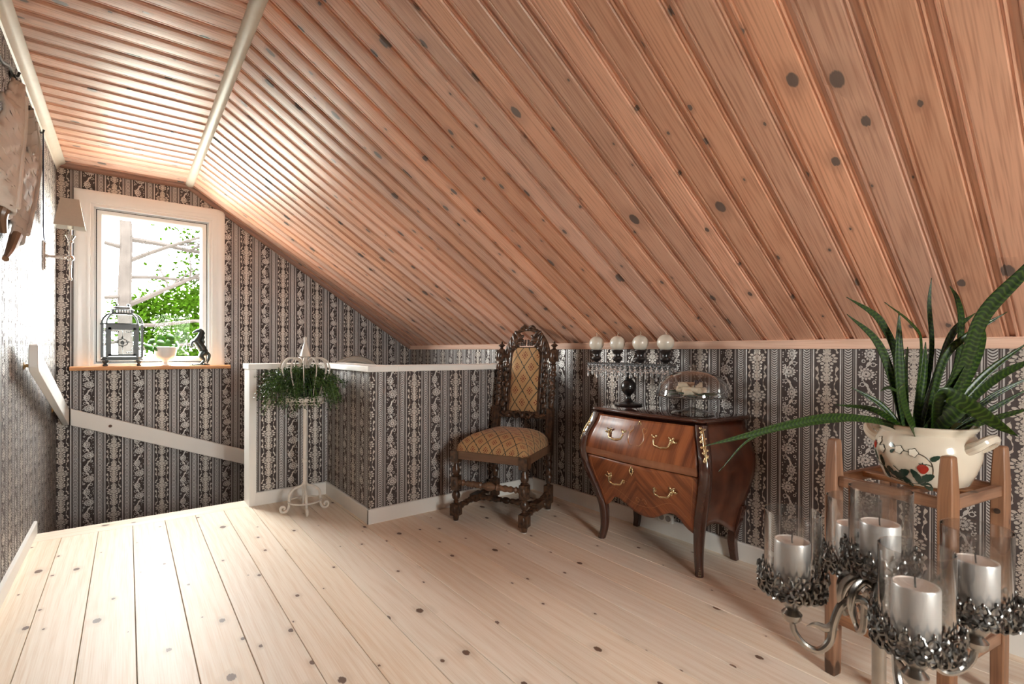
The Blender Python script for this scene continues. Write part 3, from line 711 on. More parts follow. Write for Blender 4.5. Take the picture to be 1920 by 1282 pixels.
b = MB(); b.loft([[(x*s, y*s, z) for x, y in ((-.075, -.02), (-.05, -.036), (0, -.040), (.05, -.036), (.078, -.015), (.075, .02), (.02, .04), (-.05, .034))] for s, z in ((1, 0), (1, .006), (.86, .012))])
for k in range(14): b.ell((random.uniform(-.06, .06), random.uniform(-.028, .028), .010), random.uniform(.006, .014), None, .007, 8, 6)
b.build('rocky_base', BRONZE, ho)

# ------------------------------------------------------------------ round frame in the stairwell
FRAMEM = plain('cream_moulded_frame', (0.50, 0.46, 0.40), 0.45, var=0.08)
rf = thing('round_mirror', 'cream round moulded mirror frame peeking over the half wall', 'mirror', (1.93, YW, .712))
A = R(PI/2, 'X')
MB().lathe([(.258, 0), (.258, .012), (.266, .016), (.272, .030), (.290, .034), (.300, .024), (.312, .030), (.326, .026), (.334, .010), (.334, 0)], 64, (0, 0, 0), A).build('frame', FRAMEM, rf)
MIRR = plain('mirror_glass', (0.85, 0.86, 0.86), 0.03, 1.0, var=0.01)
MB().lathe([(0, .006), (.262, .006), (.262, .002), (0, .002)], 48, (0, 0, 0), A).build('mirror_plate', MIRR, rf)

# ------------------------------------------------------------------ white plant stand and its plant
CHALK = plain('chipped_white_metal', (0.66, 0.60, 0.53), 0.55, var=0.14, scale=45, bump=0.25)
ps = thing('plant_stand', 'tall white metal plant stand with crown-shaped cage and scrolled feet', 'plant stand', (.962, 3.555, 0), .62)
b = MB(); b.lathe([(0, .170), (.012, .172), (.0125, .335), (.017, .338), (.017, .348), (.014, .352), (.018, .358), (.0135, .364), (.0125, .74), (.0125, .76), (0, .76)], 16); b.build('pole', CHALK, ps)
for k in range(4):
    a = PI/4+k*PI/2; d = Vector((math.cos(a), math.sin(a), 0)); q = lambda r, z: d*r+Vector((0, 0, z))
    b = MB(); b.tube(spl([q(.004, .205), q(.020, .180), q(.060, .165), q(.092, .135), q(.098, .095), q(.100, .050), q(.112, .020), q(.134, .010), q(.150, .022), q(.150, .042), q(.136, .050), q(.126, .040), q(.130, .028)], 5), .0085, 8); b.build('leg', CHALK, ps)
b = MB(); b.tube([(.104*math.cos(2*PI*i/32), .104*math.sin(2*PI*i/32), .075) for i in range(32)], .006, 8, closed=True); b.build('leg_ring', CHALK, ps)
b = MB(); b.lathe([(0, .752), (.100, .752), (.120, .756), (.121, .780), (.117, .780), (.116, .760), (0, .758)], 40)
for k in range(30):
    a = 2*PI*k/30; ca, sa = math.cos(a), math.sin(a)
    b.tube([(.121*ca+.010*math.cos(t)*-sa, .121*sa+.010*math.cos(t)*ca, .750+.010*math.sin(t)) for t in [PI+PI*i/6 for i in range(7)]], .0028, 5)
    b.tube([(.121*ca+.009*math.cos(t)*-sa, .121*sa+.009*math.cos(t)*ca, .782+.010*math.sin(t)) for t in [PI*i/6 for i in range(7)]], .0028, 5)
b.build('scalloped_tray', CHALK, ps)
for k in range(12):
    a = 2*PI*k/12+.1; d = Vector((math.cos(a), math.sin(a), 0)); q = lambda r, z: d*r+Vector((0, 0, z))
    b = MB(); b.tube(spl([q(.104, .770), q(.122, .85), q(.148, .93), q(.156, .985), q(.138, 1.030), q(.098, 1.050), q(.055, 1.040), q(.030, 1.010), q(.022, .960)], 5), .0058, 6, flat=.55); b.build('crown_bar', CHALK, ps)
b = MB(); b.lathe([(0, .955), (.020, .957), (.024, .98), (.014, 1.04), (.012, 1.052), (.036, 1.062), (.030, 1.085), (.012, 1.145), (.007, 1.165), (.012, 1.178), (.010, 1.190), (0, 1.198)], 8); b.build('finial', CHALK, ps)
IVYL = Mat('small_dark_green_leaves'); IVYL.set(base=IVYL.obj.noise(9.0, 2.0).smooth(.3, .75).mix((0.010, 0.026, 0.008), (0.055, 0.105, 0.016)), rough=.5)
iv = thing('trailing_plant', 'bushy trailing green plant with tiny leaves in the crown stand', 'plant', (.962, 3.555, .765))
g = random.Random(11); b = MB(); sb = MB()
PTC = plain('dark_plastic_pot', (0.03, 0.03, 0.028), .5)
MB().lathe([(0, 0), (.075, 0), (.088, .075), (.080, .075), (.070, .01), (0, .01)], 20).build('pot', PTC, iv)
for k in range(260):
    a = g.uniform(0, 2*PI); L = g.uniform(.08, .25) if abs(math.cos(a-.9)) < .8 else g.uniform(.06, .19)
    if 2.2 < a < 3.4: L = g.uniform(.14, .31)
    if 5.2 < a < 6.2: L = g.uniform(.12, .26)
    h = g.uniform(.07, .15); dr_ = g.uniform(-.02, .20)
    P = spl([(0, 0, .06), (math.cos(a)*L*.35, math.sin(a)*L*.35, .06+h), (math.cos(a)*L*.8, math.sin(a)*L*.8, .05+h-.3*dr_), (math.cos(a)*L, math.sin(a)*L, .04+h-dr_)], 5)
    sb.tube(P, .0012, 4)
    for i, p in enumerate(P[2:]):
        for _ in range(5):
            c = p+Vector((g.gauss(0, .012), g.gauss(0, .012), g.gauss(0, .011))); t = Vector((g.gauss(0, 1), g.gauss(0, 1), g.gauss(0, 1))).normalized()*g.uniform(.005, .0085); s = t.cross(Vector((g.gauss(0, 1), g.gauss(0, 1), g.gauss(0, 1)))).normalized()*t.length*.7
            b.add([c-t, c+s, c+t, c-s], [(0, 1, 2, 3)])
o = b.build('foliage', IVYL.m, iv); o['kind'] = 'stuff'
o = sb.build('stems', STALK, iv); o['kind'] = 'stuff'

# ------------------------------------------------------------------ carved chair
CHW = Mat('dark_carved_oak'); CHW.set(base=CHW.obj.noise(38.0, 3.0).smooth(.3, .72).mix((0.022, 0.011, 0.007), (0.10, 0.047, 0.024)), rough=.32, spec=.5); CHW = CHW.m
CHL = Mat('worn_oak_rail'); CHL.set(base=CHL.obj.mul3((6, 60, 60)).noise(1.0, 3.0).mix((0.08, 0.04, 0.022), (0.20, 0.105, 0.06)), rough=.4); CHL = CHL.m
def tapestry():
    M = Mat('lattice_tapestry'); nt = M.nt; u, v, _ = M.uv.xyz(); A, B = .112, .168
    p = u/A+v/B; q = u/A-v/B
    P = p-p.round(); Q = q-q.round()
    zig = ((u+v)*520.0).sin()*.018
    line = (P.abs()+zig).gt(.468).max((Q.abs()+zig).gt(.468))
    du = ((P+Q)*(A/2)).abs(); dv = ((P-Q)*(B/2)).abs(); k = .78
    dv2 = dv*k
    rr = (du*du+dv2*dv2)
    cross = (du-dv2).abs().lt(.0030)*rr.lt(.00042)
    dot = ((du-.0175).pow(2.0)+dv2*dv2).lt(.0000190).max((du*du+(dv2-.0175).pow(2.0)).lt(.0000190))
    n = M.uv.noise(420.0, 1.0)
    base = n.mix((0.32, 0.175, 0.075), (0.47, 0.285, 0.13))
    base = cross.max(dot).mix(base, (0.16, 0.030, 0.015)); base = line.mix(base, (0.022, 0.030, 0.024))
    M.set(base=base, rough=.9, sheen=.1); return M.m
FAB = tapestry()
SEAT_WEB = plain('striped_seat_webbing', (0.25, 0.11, 0.05), .9, var=.3)
GLIDE = plain('white_felt_glide', (0.75, 0.73, 0.70), .8)
def twist(b, p0, p1, r, turns, amp=.30, seg=12, n=None, starts=2):
    p0 = Vector(p0); p1 = Vector(p1); t = (p1-p0).normalized(); N = t.orthogonal().normalized(); B = t.cross(N); n = n or int(turns*14)
    rings = []
    for i in range(n+1):
        f = i/n; env = min(1, 6*f, 6*(1-f)); c = p0.lerp(p1, f)
        rings.append([c+(N*math.cos(a)+B*math.sin(a))*r*(1-amp*.5+amp*env*.5*(1+math.cos(starts*(a-2*PI*turns*f/1.0)))-amp*.25) for a in [2*PI*k/seg for k in range(seg)]])
    b.loft(rings)
def along(b, p0, p1, prof, seg=12):
    p0 = Vector(p0); p1 = Vector(p1); t = (p1-p0); L = t.length; q = Vector((0, 0, 1)).rotation_difference(t.normalized()).to_matrix().to_4x4()
    b.lathe([(r, f*L) for r, f in prof], seg, p0, q)
ch = thing('carved_chair', 'dark carved wooden chair with lattice tapestry seat and barley-twist back', 'chair', (2.013, 2.66, 0), math.radians(-63.5))
FX, FY, BXc, BYc = .2435, -.2405, .21, .2405
for s in (-1, 1):
    b = MB(); b.lathe([(0, .004), (.016, .004), (.022, .035), (.026, .04)], 12, (s*FX, FY, 0))
    b.box(s*FX-.029, FY-.029, .038, s*FX+.029, FY+.029, .112)
    for sx, sy in ((0, -1), (0, 1), (-1, 0), (1, 0)): b.ell((s*FX+sx*.028, FY+sy*.028, .075), .014 if sx == 0 else .006, .014 if sy == 0 else .006, .028, 8, 6)
    b.lathe([(.026, .112), (.014, .120), (.018, .128), (.013, .136), (.024, .150), (.028, .168), (.022, .188), (.014, .198), (.020, .205)], 14, (s*FX, FY, 0))
    b.box(s*FX-.026, FY-.026, .205, s*FX+.026, FY+.026, .290)
    for sx, sy in ((0, -1), (-1, 0), (1, 0)): b.ell((s*FX+sx*.025, FY+sy*.025, .248), .013 if sx == 0 else .006, .013 if sy == 0 else .006, .026, 8, 6)
    b.lathe([(.022, .290), (.026, .297), (.018, .304), (.026, .322), (.025, .338), (.016, .362), (.014, .374), (.022, .380), (.022, .388)], 14, (s*FX, FY, 0))
    b.box(s*FX-.028, FY-.028, .386, s*FX+.028, FY+.028, .455); lg = b.build('leg', CHW, ch, 40)
    MB().lathe([(0, 0), (.014, 0), (.014, .005), (0, .005)], 12, (s*FX, FY, 0)).build('glide', GLIDE, lg)
    b = MB(); x = s*BXc; b.lathe([(0, .004), (.016, .004), (.021, .04), (.024, .05)], 12, (x, BYc, 0)); b.box(x-.026, BYc-.026, .048, x+.026, BYc+.026, .17)
    b.lathe([(.02, .17), (.012, .18), (.020, .19), (.016, .2)], 12, (x, BYc, 0)); twist(b, (x, BYc, .195), (x, BYc, .385), .025, 2.0); b.box(x-.026, BYc-.026, .38, x+.026, BYc+.026, .47); lg = b.build('leg', CHW, ch, 40)
    MB().lathe([(0, 0), (.014, 0), (.014, .005), (0, .005)], 12, (x, BYc, 0)).build('glide', GLIDE, lg)
    b = MB(); p0 = (s*FX*.99, FY+.028, .085); p1 = (s*BXc, BYc-.026, .115); mid = Vector(p0).lerp(Vector(p1), .5)
    twist(b, p0, Vector(p0).lerp(Vector(p1), .40), .021, 1.6); twist(b, Vector(p0).lerp(Vector(p1), .6), p1, .021, 1.6)
    b.box(mid.x-.026, mid.y-.055, mid.z-.024, mid.x+.026, mid.y+.055, mid.z+.024); b.build('side_stretcher', CHW, ch, 40)
b = MB(); along(b, (-FX+.026, FY, .252), (FX-.026, FY, .252), [(.018, 0), (.018, .03), (.010, .04), (.022, .07), (.012, .10), (.012, .12)], 12); twist(b, (-FX+.078, FY, .252), (-.062, FY, .252), .020, 1.2); along(b, (-.07, FY, .252), (.07, FY, .252), [(.010, 0), (.022, .08), (.012, .16), (.026, .38), (.030, .5), (.026, .62), (.012, .84), (.022, .92), (.010, 1)], 14)
twist(b, (.062, FY, .252), (FX-.078, FY, .252), .020, 1.2); along(b, (FX-.026, FY, .252), (-FX+.026, FY, .252), [(.018, 0), (.018, .03), (.010, .04), (.022, .07), (.012, .10), (.012, .12)], 12); b.build('front_stretcher', CHL, ch, 50)
b = MB(); m0 = Vector((-.225, 0, .10)); m1 = Vector((.225, 0, .10)); twist(b, m0, m0.lerp(m1, .42), .021, 2); b.ell((0, 0, .10), .034, .022, .022); twist(b, m0.lerp(m1, .58), m1, .021, 2); b.build('cross_stretcher', CHW, ch, 50)
b = MB(); b.box(-FX+.02, FY-.022, .408, FX-.02, FY+.018, .458); b.box(-BXc, BYc-.02, .40, BXc, BYc+.02, .458)
for s in (-1, 1): b.add([(s*(FX-.018), FY, z) for z in (.408, .458)]+[(s*(FX+.022), FY, z) for z in (.458, .408)]+[(s*(BXc-.018), BYc, z) for z in (.408, .458)]+[(s*(BXc+.022), BYc, z) for z in (.458, .408)], [(0, 1, 2, 3), (4, 7, 6, 5), (0, 4, 5, 1), (1, 5, 6, 2), (2, 6, 7, 3), (3, 7, 4, 0)])
b.build('seat_rail', CHL, ch)
b = MB(); b.grid(10, 10, lambda u, v: ((u-.5)*.40, (v-.5)*.40, .405-.028*math.sin(PI*u)*math.sin(PI*v))); b.build('webbing', SEAT_WEB, ch)
def cush(u, v):
    x = u*2-1; y = v*2-1; sx = math.copysign(min(1, abs(x)*1.0), x); w = .262+(-.032)*(v); 
    e = max(abs(x), abs(y)); h = .132*(1-(max(0, e)**4.5)*.86)*(1-.10*(x*x+y*y)); rr = 1-.05*(abs(x)**4)*(abs(y)**4)
    lip = 1.0 if e < .999 else .985
    return (x*w*rr*lip, y*.258*rr*lip, .452+h*(1 if e < .999 else 0.0))
b = MB(); b.grid(28, 28, cush); b.build('seat_cushion', FAB, ch, 70, uv=lambda c, n: (c.x*(1+(.585-c.z)*2.0)+.03, (c.y*1.25)*(1+(.585-c.z)*2.6)+.06))
SH = Matrix(((1, 0, 0, 0), (0, 1, .15, -.15*.46), (0, 0, 1, 0), (0, 0, 0, 1)))
for s in (-1, 1):
    x = s*BXc; b = MB(SH); b.box(x-.024, BYc-.020, .46, x+.024, BYc+.022, .70); b.box(x-.016, BYc-.026, .52, x-.006, BYc-.018, .685); b.box(x+.006, BYc-.026, .52, x+.016, BYc-.018, .685)
    b.lathe([(.024, .70), (.016, .705), (.020, .716), (.014, .724)], 12, (x, BYc, 0)); twist(b, (x, BYc, .72), (x, BYc, 1.005), .025, 3.2, .34); b.lathe([(.016, 1.0), (.024, 1.008), (.016, 1.018), (.022, 1.03)], 12, (x, BYc, 0))
    b.box(x-.027, BYc-.024, 1.03, x+.027, BYc+.024, 1.112); b.ell((x, BYc-.024, 1.07), .015, .008, .030, 8, 6); b.ell((x+s*.027, BYc, 1.07), .006, .013, .030, 8, 6)
    b.lathe([(.026, 1.112), (.012, 1.122), (.010, 1.132), (.026, 1.142), (.022, 1.150), (.008, 1.158), (.007, 1.168), (0, 1.178)], 14, (x, BYc, 0)); b.build('back_post', CHW, ch, 40)
b = MB(SH); b.box(-BXc+.02, BYc-.012, .625, BXc-.02, BYc+.014, .655)
for s in (-1, 1):
    b.tube(spl([(s*.005, BYc-.016, .640), (s*.03, BYc-.02, .668), (s*.065, BYc-.02, .650), (s*.05, BYc-.02, .628), (s*.038, BYc-.02, .642)], 5), .010, 7)
    b.tube(spl([(s*.06, BYc-.016, .640), (s*.10, BYc-.02, .665), (s*.14, BYc-.02, .645), (s*.17, BYc-.016, .66)], 5), .011, 7); b.ell((s*.12, BYc-.018, .64), .025, .012, .016)
b.ell((0, BYc-.02, .645), .014, .012, .022); b.build('lower_back_rail', CHW, ch, 60)
b = MB(SH); b.box(-BXc+.02, BYc-.012, 1.052, -.10, BYc+.014, 1.095); b.box(.10, BYc-.012, 1.052, BXc-.02, BYc+.014, 1.095); b.build('upper_back_rail', CHW, ch, 60)
def arch(w, z0, z1, rtop, n=8):
    P = [(-w, z0), (w, z0), (w, z1-rtop)]+[(w-rtop+rtop*math.cos(a), z1-rtop+rtop*math.sin(a)) for a in [PI/2*i/n for i in range(1, n+1)]]+[(-w+rtop-rtop*math.sin(a), z1-rtop+rtop*math.cos(a)) for a in [PI/2*i/n for i in range(1, n+1)]]
    return P
XZ = Matrix(((1, 0, 0, 0), (0, 0, -1, 0), (0, 1, 0, 0), (0, 0, 0, 1)))
b = MB(SH @ T(0, BYc+.016, 0) @ XZ); b.plate(arch(.132, .645, 1.135, .05), .030); b.build('splat_frame', CHW, ch, 40, bevel=.006)
def padf(u, v):
    x = (u*2-1); z = v; e = max(abs(x), abs(2*v-1)); w = .108
    top = 1.0 if v < .86 else math.sqrt(max(.05, 1-((v-.86)/.14)**2*.55))
    return (x*w*top, BYc-.016-.024*(1-e**5), .672+z*.455)
b = MB(SH); b.grid(16, 28, padf); b.build('back_upholstery', FAB, ch, 70, uv=lambda c, n: (c.x, c.z-.738))
g = random.Random(21)
for s in (-1, 1):
    b = MB(SH); 
    b.tube(spl([(s*.150, BYc, .66), (s*.158, BYc, .75), (s*.146, BYc, .84), (s*.160, BYc, .93), (s*.150, BYc, 1.02), (s*.158, BYc, 1.06)], 6), .012, 7)
    for k in range(10):
        z = .68+.036*k; b.ell((s*(.150+.012*math.sin(k*2.1)), BYc-.010, z), .013+.005*(k % 2), .012, .024, 8, 6, R(.5*math.sin(k*1.7), 'Y'))
    for z in (.72, .86, 1.0): b.tube(spl([(s*.145, BYc-.012, z), (s*.172, BYc-.012, z+.02), (s*.176, BYc-.012, z-.01), (s*.160, BYc-.012, z-.012)], 4), .006, 6)
    b.build('carved_side_scroll', CHW, ch, 60)
b = MB(SH)
for s in (-1, 1):
    b.tube(spl([(s*.015, BYc, 1.262), (s*.06, BYc, 1.255), (s*.10, BYc, 1.225), (s*.135, BYc, 1.18), (s*.158, BYc, 1.13), (s*.165, BYc, 1.085)], 6), [.012+.0002*i for i in range(31)], 8)
    for (x, z, a, l) in ((.075, 1.225, .9, .042), (.10, 1.195, .4, .046), (.07, 1.185, 1.5, .044), (.125, 1.165, .1, .042), (.09, 1.16, .9, .040), (.055, 1.20, 2.2, .034), (.14, 1.125, .2, .034), (.112, 1.13, 1.1, .034)):
        b.ell((s*x, BYc-.012, z), l*.42, .014, l, 8, 8, R(s*a, 'Y'))
    b.tube(spl([(s*.13, BYc-.012, 1.10), (s*.10, BYc-.014, 1.135), (s*.06, BYc-.014, 1.155), (s*.03, BYc-.014, 1.15), (s*.034, BYc-.014, 1.168), (s*.045, BYc-.014, 1.166)], 5), .009, 7)
    for k in range(7): b.ell((s*(.012+.016*(k % 3)), BYc-.016, 1.150+.014*(k//3)), .010, .010, .010, 8, 6)
    b.tube(spl([(s*.002, BYc, 1.268), (s*.03, BYc-.01, 1.285), (s*.055, BYc-.01, 1.268)], 5), .010, 7)
b.ell((0, BYc-.006, 1.262), .022, .012, .013); b.build('carved_crest', CHW, ch, 60)

# ------------------------------------------------------------------ bombe chest
def veneer(name, mode, c1=(0.35, 0.112, 0.038), c2=(0.13, 0.034, 0.013)):
    M = Mat(name); nt = M.nt; x, y, z = M.obj.xyz()
    if mode == 'flame': p = comb(nt, y*26.0+z*5.0, z*2.5, x*2)
    elif mode == 'chevron': p = comb(nt, (y.abs()+z*0.9)*24.0, (z-y.abs())*3.0, x*2)
    else: p = comb(nt, y*4.0, x*14.0+z*3.0, z*2.5)
    n = p.noise(1.0, 2.0); f = p.mul3((9, 1.2, 9)).noise(1.0, 1.0)
    M.set(base=(n*.75+f*.3-.05).smooth(.25, .72).mix(c1, c2), rough=.28, coat=.3, coatr=.12, spec=.45); return M.m
V1, V2, V3 = veneer('figured_mahogany', 'flame'), veneer('quartered_mahogany', 'chevron'), veneer('plain_mahogany', 'side', (0.155, 0.05, 0.024), (0.065, 0.02, 0.011))
VD = plain('dark_polished_mahogany', (0.055, 0.017, 0.010), .2, var=.25, scale=18, coat=.7, coatr=.08)
VT = plain('glossy_dark_chest_top', (0.060, 0.020, 0.013), .10, var=.3, scale=14, coat=1.0, coatr=.03)
INLAY = plain('light_wood_inlay', (0.40, 0.17, 0.055), .3, var=.15)
GILT = plain('gilt_bronze', (0.62, 0.47, 0.27), .27, 1.0, var=.25, scale=90)
OT = [(0, -.012), (.05, -.021), (.12, -.024), (.2, -.018), (.28, .000), (.36, .026), (.44, .050), (.52, .061), (.58, .056), (.64, .037), (.69, .016), (.74, .004)]
def oz(z): return smooth_tab(OT, z)
def serp(y): return .020*math.cos(PI*y/.68)+.004*math.cos(3*PI*y/.68)
def fx(y, z): return -.168-oz(z)-serp(y)*min(1, max(0, (z-.15)/.25))
AP = [(0, .213), (.05, .217), (.09, .234), (.13, .258), (.175, .276), (.215, .264), (.25, .232), (.275, .214), (.32, .195)]
dr_ = thing('bombe_chest', 'reddish brown bombe chest with two drawers, gilt mounts and curved legs', 'chest of drawers', (2.38, 1.68, 0)); dr_.scale = (1, 1, 1.013)
def flare(x): return 1+.11*max(0, (x+.17)/.345)
def front(y0, y1, zf0, zf1, off, nu=24, nv=14):
    def f(u, v):
        y = y0+(y1-y0)*u; a = zf0(y); z = a+(zf1-a)*v; return (fx(y, z)-off, y*(1+oz(z)/.33*.96), z)
    return f
b = MB(); b.grid(24, 16, front(-.305, .305, lambda y: .503, .728, .010))
ud = b.build('drawer', V1, dr_, 60); m = ud.modifiers.new('solid', 'SOLIDIFY'); m.thickness = .016; m.offset = 0
b = MB(); b.grid(24, 3, lambda u, v: (lambda p: (p[0]-.002*math.sin(PI*v), p[1], p[2]))(front(-.305, .305, lambda y: .503, .540, .0195)(u, v))); b.build('drawer_lip_highlight', veneer('lip_highlight_mahogany', 'side', (0.32, 0.13, 0.06), (0.2, 0.07, 0.03)), ud, 60)  # lighter lip veneer paints in the floor's reflection along the drawer bottom
b = MB(); b.grid(48, 16, front(-.305, .305, lambda y: smooth_tab(AP, abs(y)), .497, .004))
ld = b.build('drawer', V2, dr_, 60); m = ld.modifiers.new('solid', 'SOLIDIFY'); m.thickness = .016; m.offset = 0
for s in (-1, 1):
    SB = [(0, .222), (.3, .242), (.55, .215), (.8, .17), (1.0, .15)]
    def side(u, v):
        x = -.165+u*.335; a = smooth_tab(SB, u); z = a+(.735-a)*v; return (x-oz(z)*(1-u)*.9, s*(.322+oz(z)*(1.0)+.006*math.sin(PI*u))*flare(x), z)
    b = MB(); b.grid(12, 18, side); o = b.build('side_panel', V3, dr_, 60); m = o.modifiers.new('solid', 'SOLIDIFY'); m.thickness = .014; m.offset = 0
    rings = []
    for i in range(34):
        z = .738*i/33; c = Vector((-.168-oz(z), s*(.330+oz(z)), z)); w = .034 if z > .26 else .022+.012*(z/.26)
        rings.append([c+Vector((w*px, s*w*py, 0)) for px, py in ((-.9, .25), (-.75, .55), (-.45, .8), (-.1, .92), (.6, .7), (.8, 0), (.6, -.8), (-.2, -.9), (-.8, -.5))])
    b = MB(); b.loft(rings); lg = b.build('corner_leg', VD, dr_, 50)
    rings = []
    for i in range(24):
        z = .30*i/23; c = Vector((.160+(.012 if z < .05 else .012*max(0, 1-(z-.05)/.1)), s*(.352+oz(z)*.85+(-.020 if z < .1 else -.02*max(0, 1-(z-.1)/.12))), z)); w = .021+.012*(z/.30)
        rings.append([c+Vector((w*px*.8, s*w*py, 0)) for px, py in ((-.9, -.8), (-.9, .8), (.9, .8), (.9, -.8))])
    b = MB(); b.loft(rings); b.build('back_leg', VD, dr_, 50, bevel=.003)
    g = random.Random(31+s)
    b = MB()                                    # gilt mount on the corner
    for i in range(26):
        z = .575+.15*i/25; wv = .016*(1-abs(i/25-.62)*1.0); c = Vector((-.168-oz(z)-.020, s*(.330+oz(z)+.016), z)); k = g.uniform(-1, 1)
        b.ell(c+Vector((-s*0+k*wv*.7, s*k*wv*-.7*-1, 0)), .005+g.random()*.004, None, .008, 7, 6)
    zc = [.58, .62, .66, .70, .725]; b.tube(spl([Vector((-.168-oz(z)-.022, s*(.330+oz(z)+.019), z)) for z in zc], 4), [.004+.004*math.sin(PI*i/16) for i in range(17)], 7)
    b.build('gilt_mount', GILT, dr_, 60)
    b = MB()
    for i in range(9):
        z = .01+.085*i/8; b.ell((-.168-oz(z)-.013, s*(.330+oz(z)+.010), z), .009*(1-i/11), None, .007, 7, 6)
    b.build('gilt_foot_mount', plain('dull_gilt', (0.22, 0.15, 0.09), .4, .8, var=.3), dr_, 60)
def topring(e, z):
    P = []
    for i in range(25):
        y = -.352-e+(.704+2*e)*i/24; P.append((-.178-serp(y*.93)*1.15-e-(.010 if abs(abs(y)-.34) < .02 else 0), y, z))
    P += [(.176, .392+e, z), (.176, -.392-e, z)]; return P
b = MB(); b.loft([topring(-.014, .737), topring(-.004, .742), topring(0, .747), topring(.005, .751), topring(.006, .757), topring(.002, .762), topring(-.008, .765)]); b.build('top', VT, dr_, 50)
MB().box(-.150, -.315, .29, .168, .315, .738).build('inner_light_block', VD, dr_)  # unseen dark box added inside the chest to block light
def pull(y, z, par, w=.050):
    x = fx(y, z)-.014; b = MB()
    for s in (-1, 1):
        c = Vector((x, y+s*w, z+.006))
        b.ell(c, .007, .013, .015, 8, 6).ell(c+Vector((-.003, -s*.010, .014)), .005, .006, .010, 7, 5, R(.5*s, 'X')).ell(c+Vector((-.003, s*.010, .012)), .005, .006, .012, 7, 5, R(-.7*s, 'X')).ell(c+Vector((-.002, s*.022, -.004)), .004, .013, .006, 7, 5, R(.3*s, 'X')).ell(c+Vector((-.002, -s*.002, -.016)), .004, .008, .009, 7, 5).ell(c+Vector((-.010, 0, -.004)), .006, .006, .006, 8, 6)
    b.tube(spl([(x-.010, y-w, z), (x-.018, y-w*.8, z-.022), (x-.022, y-w*.35, z-.026), (x-.023, y, z-.030), (x-.022, y+w*.35, z-.026), (x-.018, y+w*.8, z-.022), (x-.010, y+w, z)], 4), [.0045+.0015*math.sin(PI*i/24) for i in range(25)], 7)
    b.ell((x-.023, y, z-.030), .006, .009, .006, 8, 6); b.build('drawer_pull', GILT, par, 60)
for y in (-.158, .142): pull(y, .640, ud); pull(y-.003, .395, ld)
def escut(y, z, par):
    x = fx(y, z)-.014; b = MB()
    b.tube([(x, y+.010*math.cos(a)*(1+.2*math.cos(3*a)), z+.016*math.sin(a)) for a in [2*PI*i/20 for i in range(20)]], .0045, 6, closed=True).ell((x, y, z+.018), .004, .008, .006, 7, 5).ell((x, y, z-.020), .004, .005, .008, 7, 5).ell((x, y+.011, z), .004, .005, .006, 7, 5).ell((x, y-.011, z), .004, .005, .006, 7, 5); o = b.build('escutcheon', GILT, par, 60)
    MB().ell((x+.002, y, z), .003, .005, .008, 8, 6).build('keyhole', RUBBER, o)
escut(-.005, .700, ud); escut(.018, .462, ld)
b = MB()
for s in (-1, 1):
    b.tube([(fx(y, z)-.0185, y, z) for y, z in [(q.y, q.z) for q in spl([(0, s*.012, .603), (0, s*.030, .600), (0, s*.048, .622), (0, s*.046, .655), (0, s*.030, .678), (0, s*.034, .690), (0, s*.050, .682)], 5)]], [.0008+.0030*math.sin(PI*i/30) for i in range(31)], 5)
    b.tube([(fx(y, z)-.0185, y, z) for y, z in [(q.y, q.z) for q in spl([(0, s*.046, .655), (0, s*.058, .672), (0, s*.052, .694)], 5)]], .0018, 5)
b.build('scroll_inlay', INLAY, ud, 60)
b = MB()
for s in (-1, 1):
    b.tube([(fx(y, z)-.0122, y*(1+oz(z)/.33*.96), z) for y, z in [(s*(.285*(1-i/24)), smooth_tab(AP, .285*(1-i/24))+.055) for i in range(25)]], .0011, 4)
    b.tube([(fx(s*.285, z)-.0122, s*.285*(1+oz(z)/.33*.96), z) for z in [.27+.22*i/8 for i in range(9)]], .0011, 4)
    b.tube([(fx(y, z)-.0122, y, z) for y, z in [(q.y, q.z) for q in spl([(0, s*.006, .30), (0, s*.022, .315), (0, s*.034, .300), (0, s*.026, .285), (0, s*.018, .292)], 4)]], .0015, 4)
b.build('line_inlay', INLAY, ld, 60)
wo = thing('wall_socket', 'white wall socket on the baseboard beneath the chest', 'socket', (2.563, 1.79, .105))
MB().box(-.022, -.055, -.022, .0, .045, .035).build('socket_body', WHITE, wo, bevel=.004)
for s in (-.028, .018): MB().lathe([(0, 0), (.014, 0), (.016, .002), (.018, .002), (.018, 0)], 16, (-.0225, s, .006), R(-PI/2, 'Y')).build('socket_hole', plain('socket_grey', (.3, .28, .26), .5), wo)

# ------------------------------------------------------------------ ball candle stand on the chest
BLK = plain('black_lacquered_wood', (0.020, 0.015, 0.014), .3, var=.5, scale=20, coat=.3)
LACE = plain('antique_silver_lace', (0.13, 0.125, 0.125), .35, .8, var=.5, scale=120)
CRYS = Mat('cut_crystal'); CRYS.set(base=(0.95, 0.95, 0.96), rough=.12, trans=.2, ior=1.5, spec=1.0, metal=CRYS.obj.noise(90., 1.0).gt(.40)*.7); CRYS = CRYS.m
WAX = plain('ivory_wax', (0.62, 0.56, 0.47), .32, var=.03, coat=.25)
WICK = plain('cotton_wick', (0.70, 0.60, 0.46), .8)
zt = .775; cs_ = thing('candle_centrepiece', 'black turned candle stand with a long crystal-hung bar on the chest', 'candle holder', (2.420, 1.964, zt), math.radians(0)); cs_.scale = (1, 1, .962)
MB().lathe([(0, 0), (.082, 0), (.086, .006), (.082, .013), (.058, .019), (.030, .024), (.020, .034), (.013, .052), (.014, .062), (.026, .074), (.042, .094), (.047, .118), (.042, .142), (.026, .160), (.018, .164), (.022, .170), (.013, .180), (.010, .210), (.008, .255), (0, .255)], 28).build('pedestal', BLK, cs_)
b = MB(); b.box(-.030, -.310, .250, .030, .310, .258)
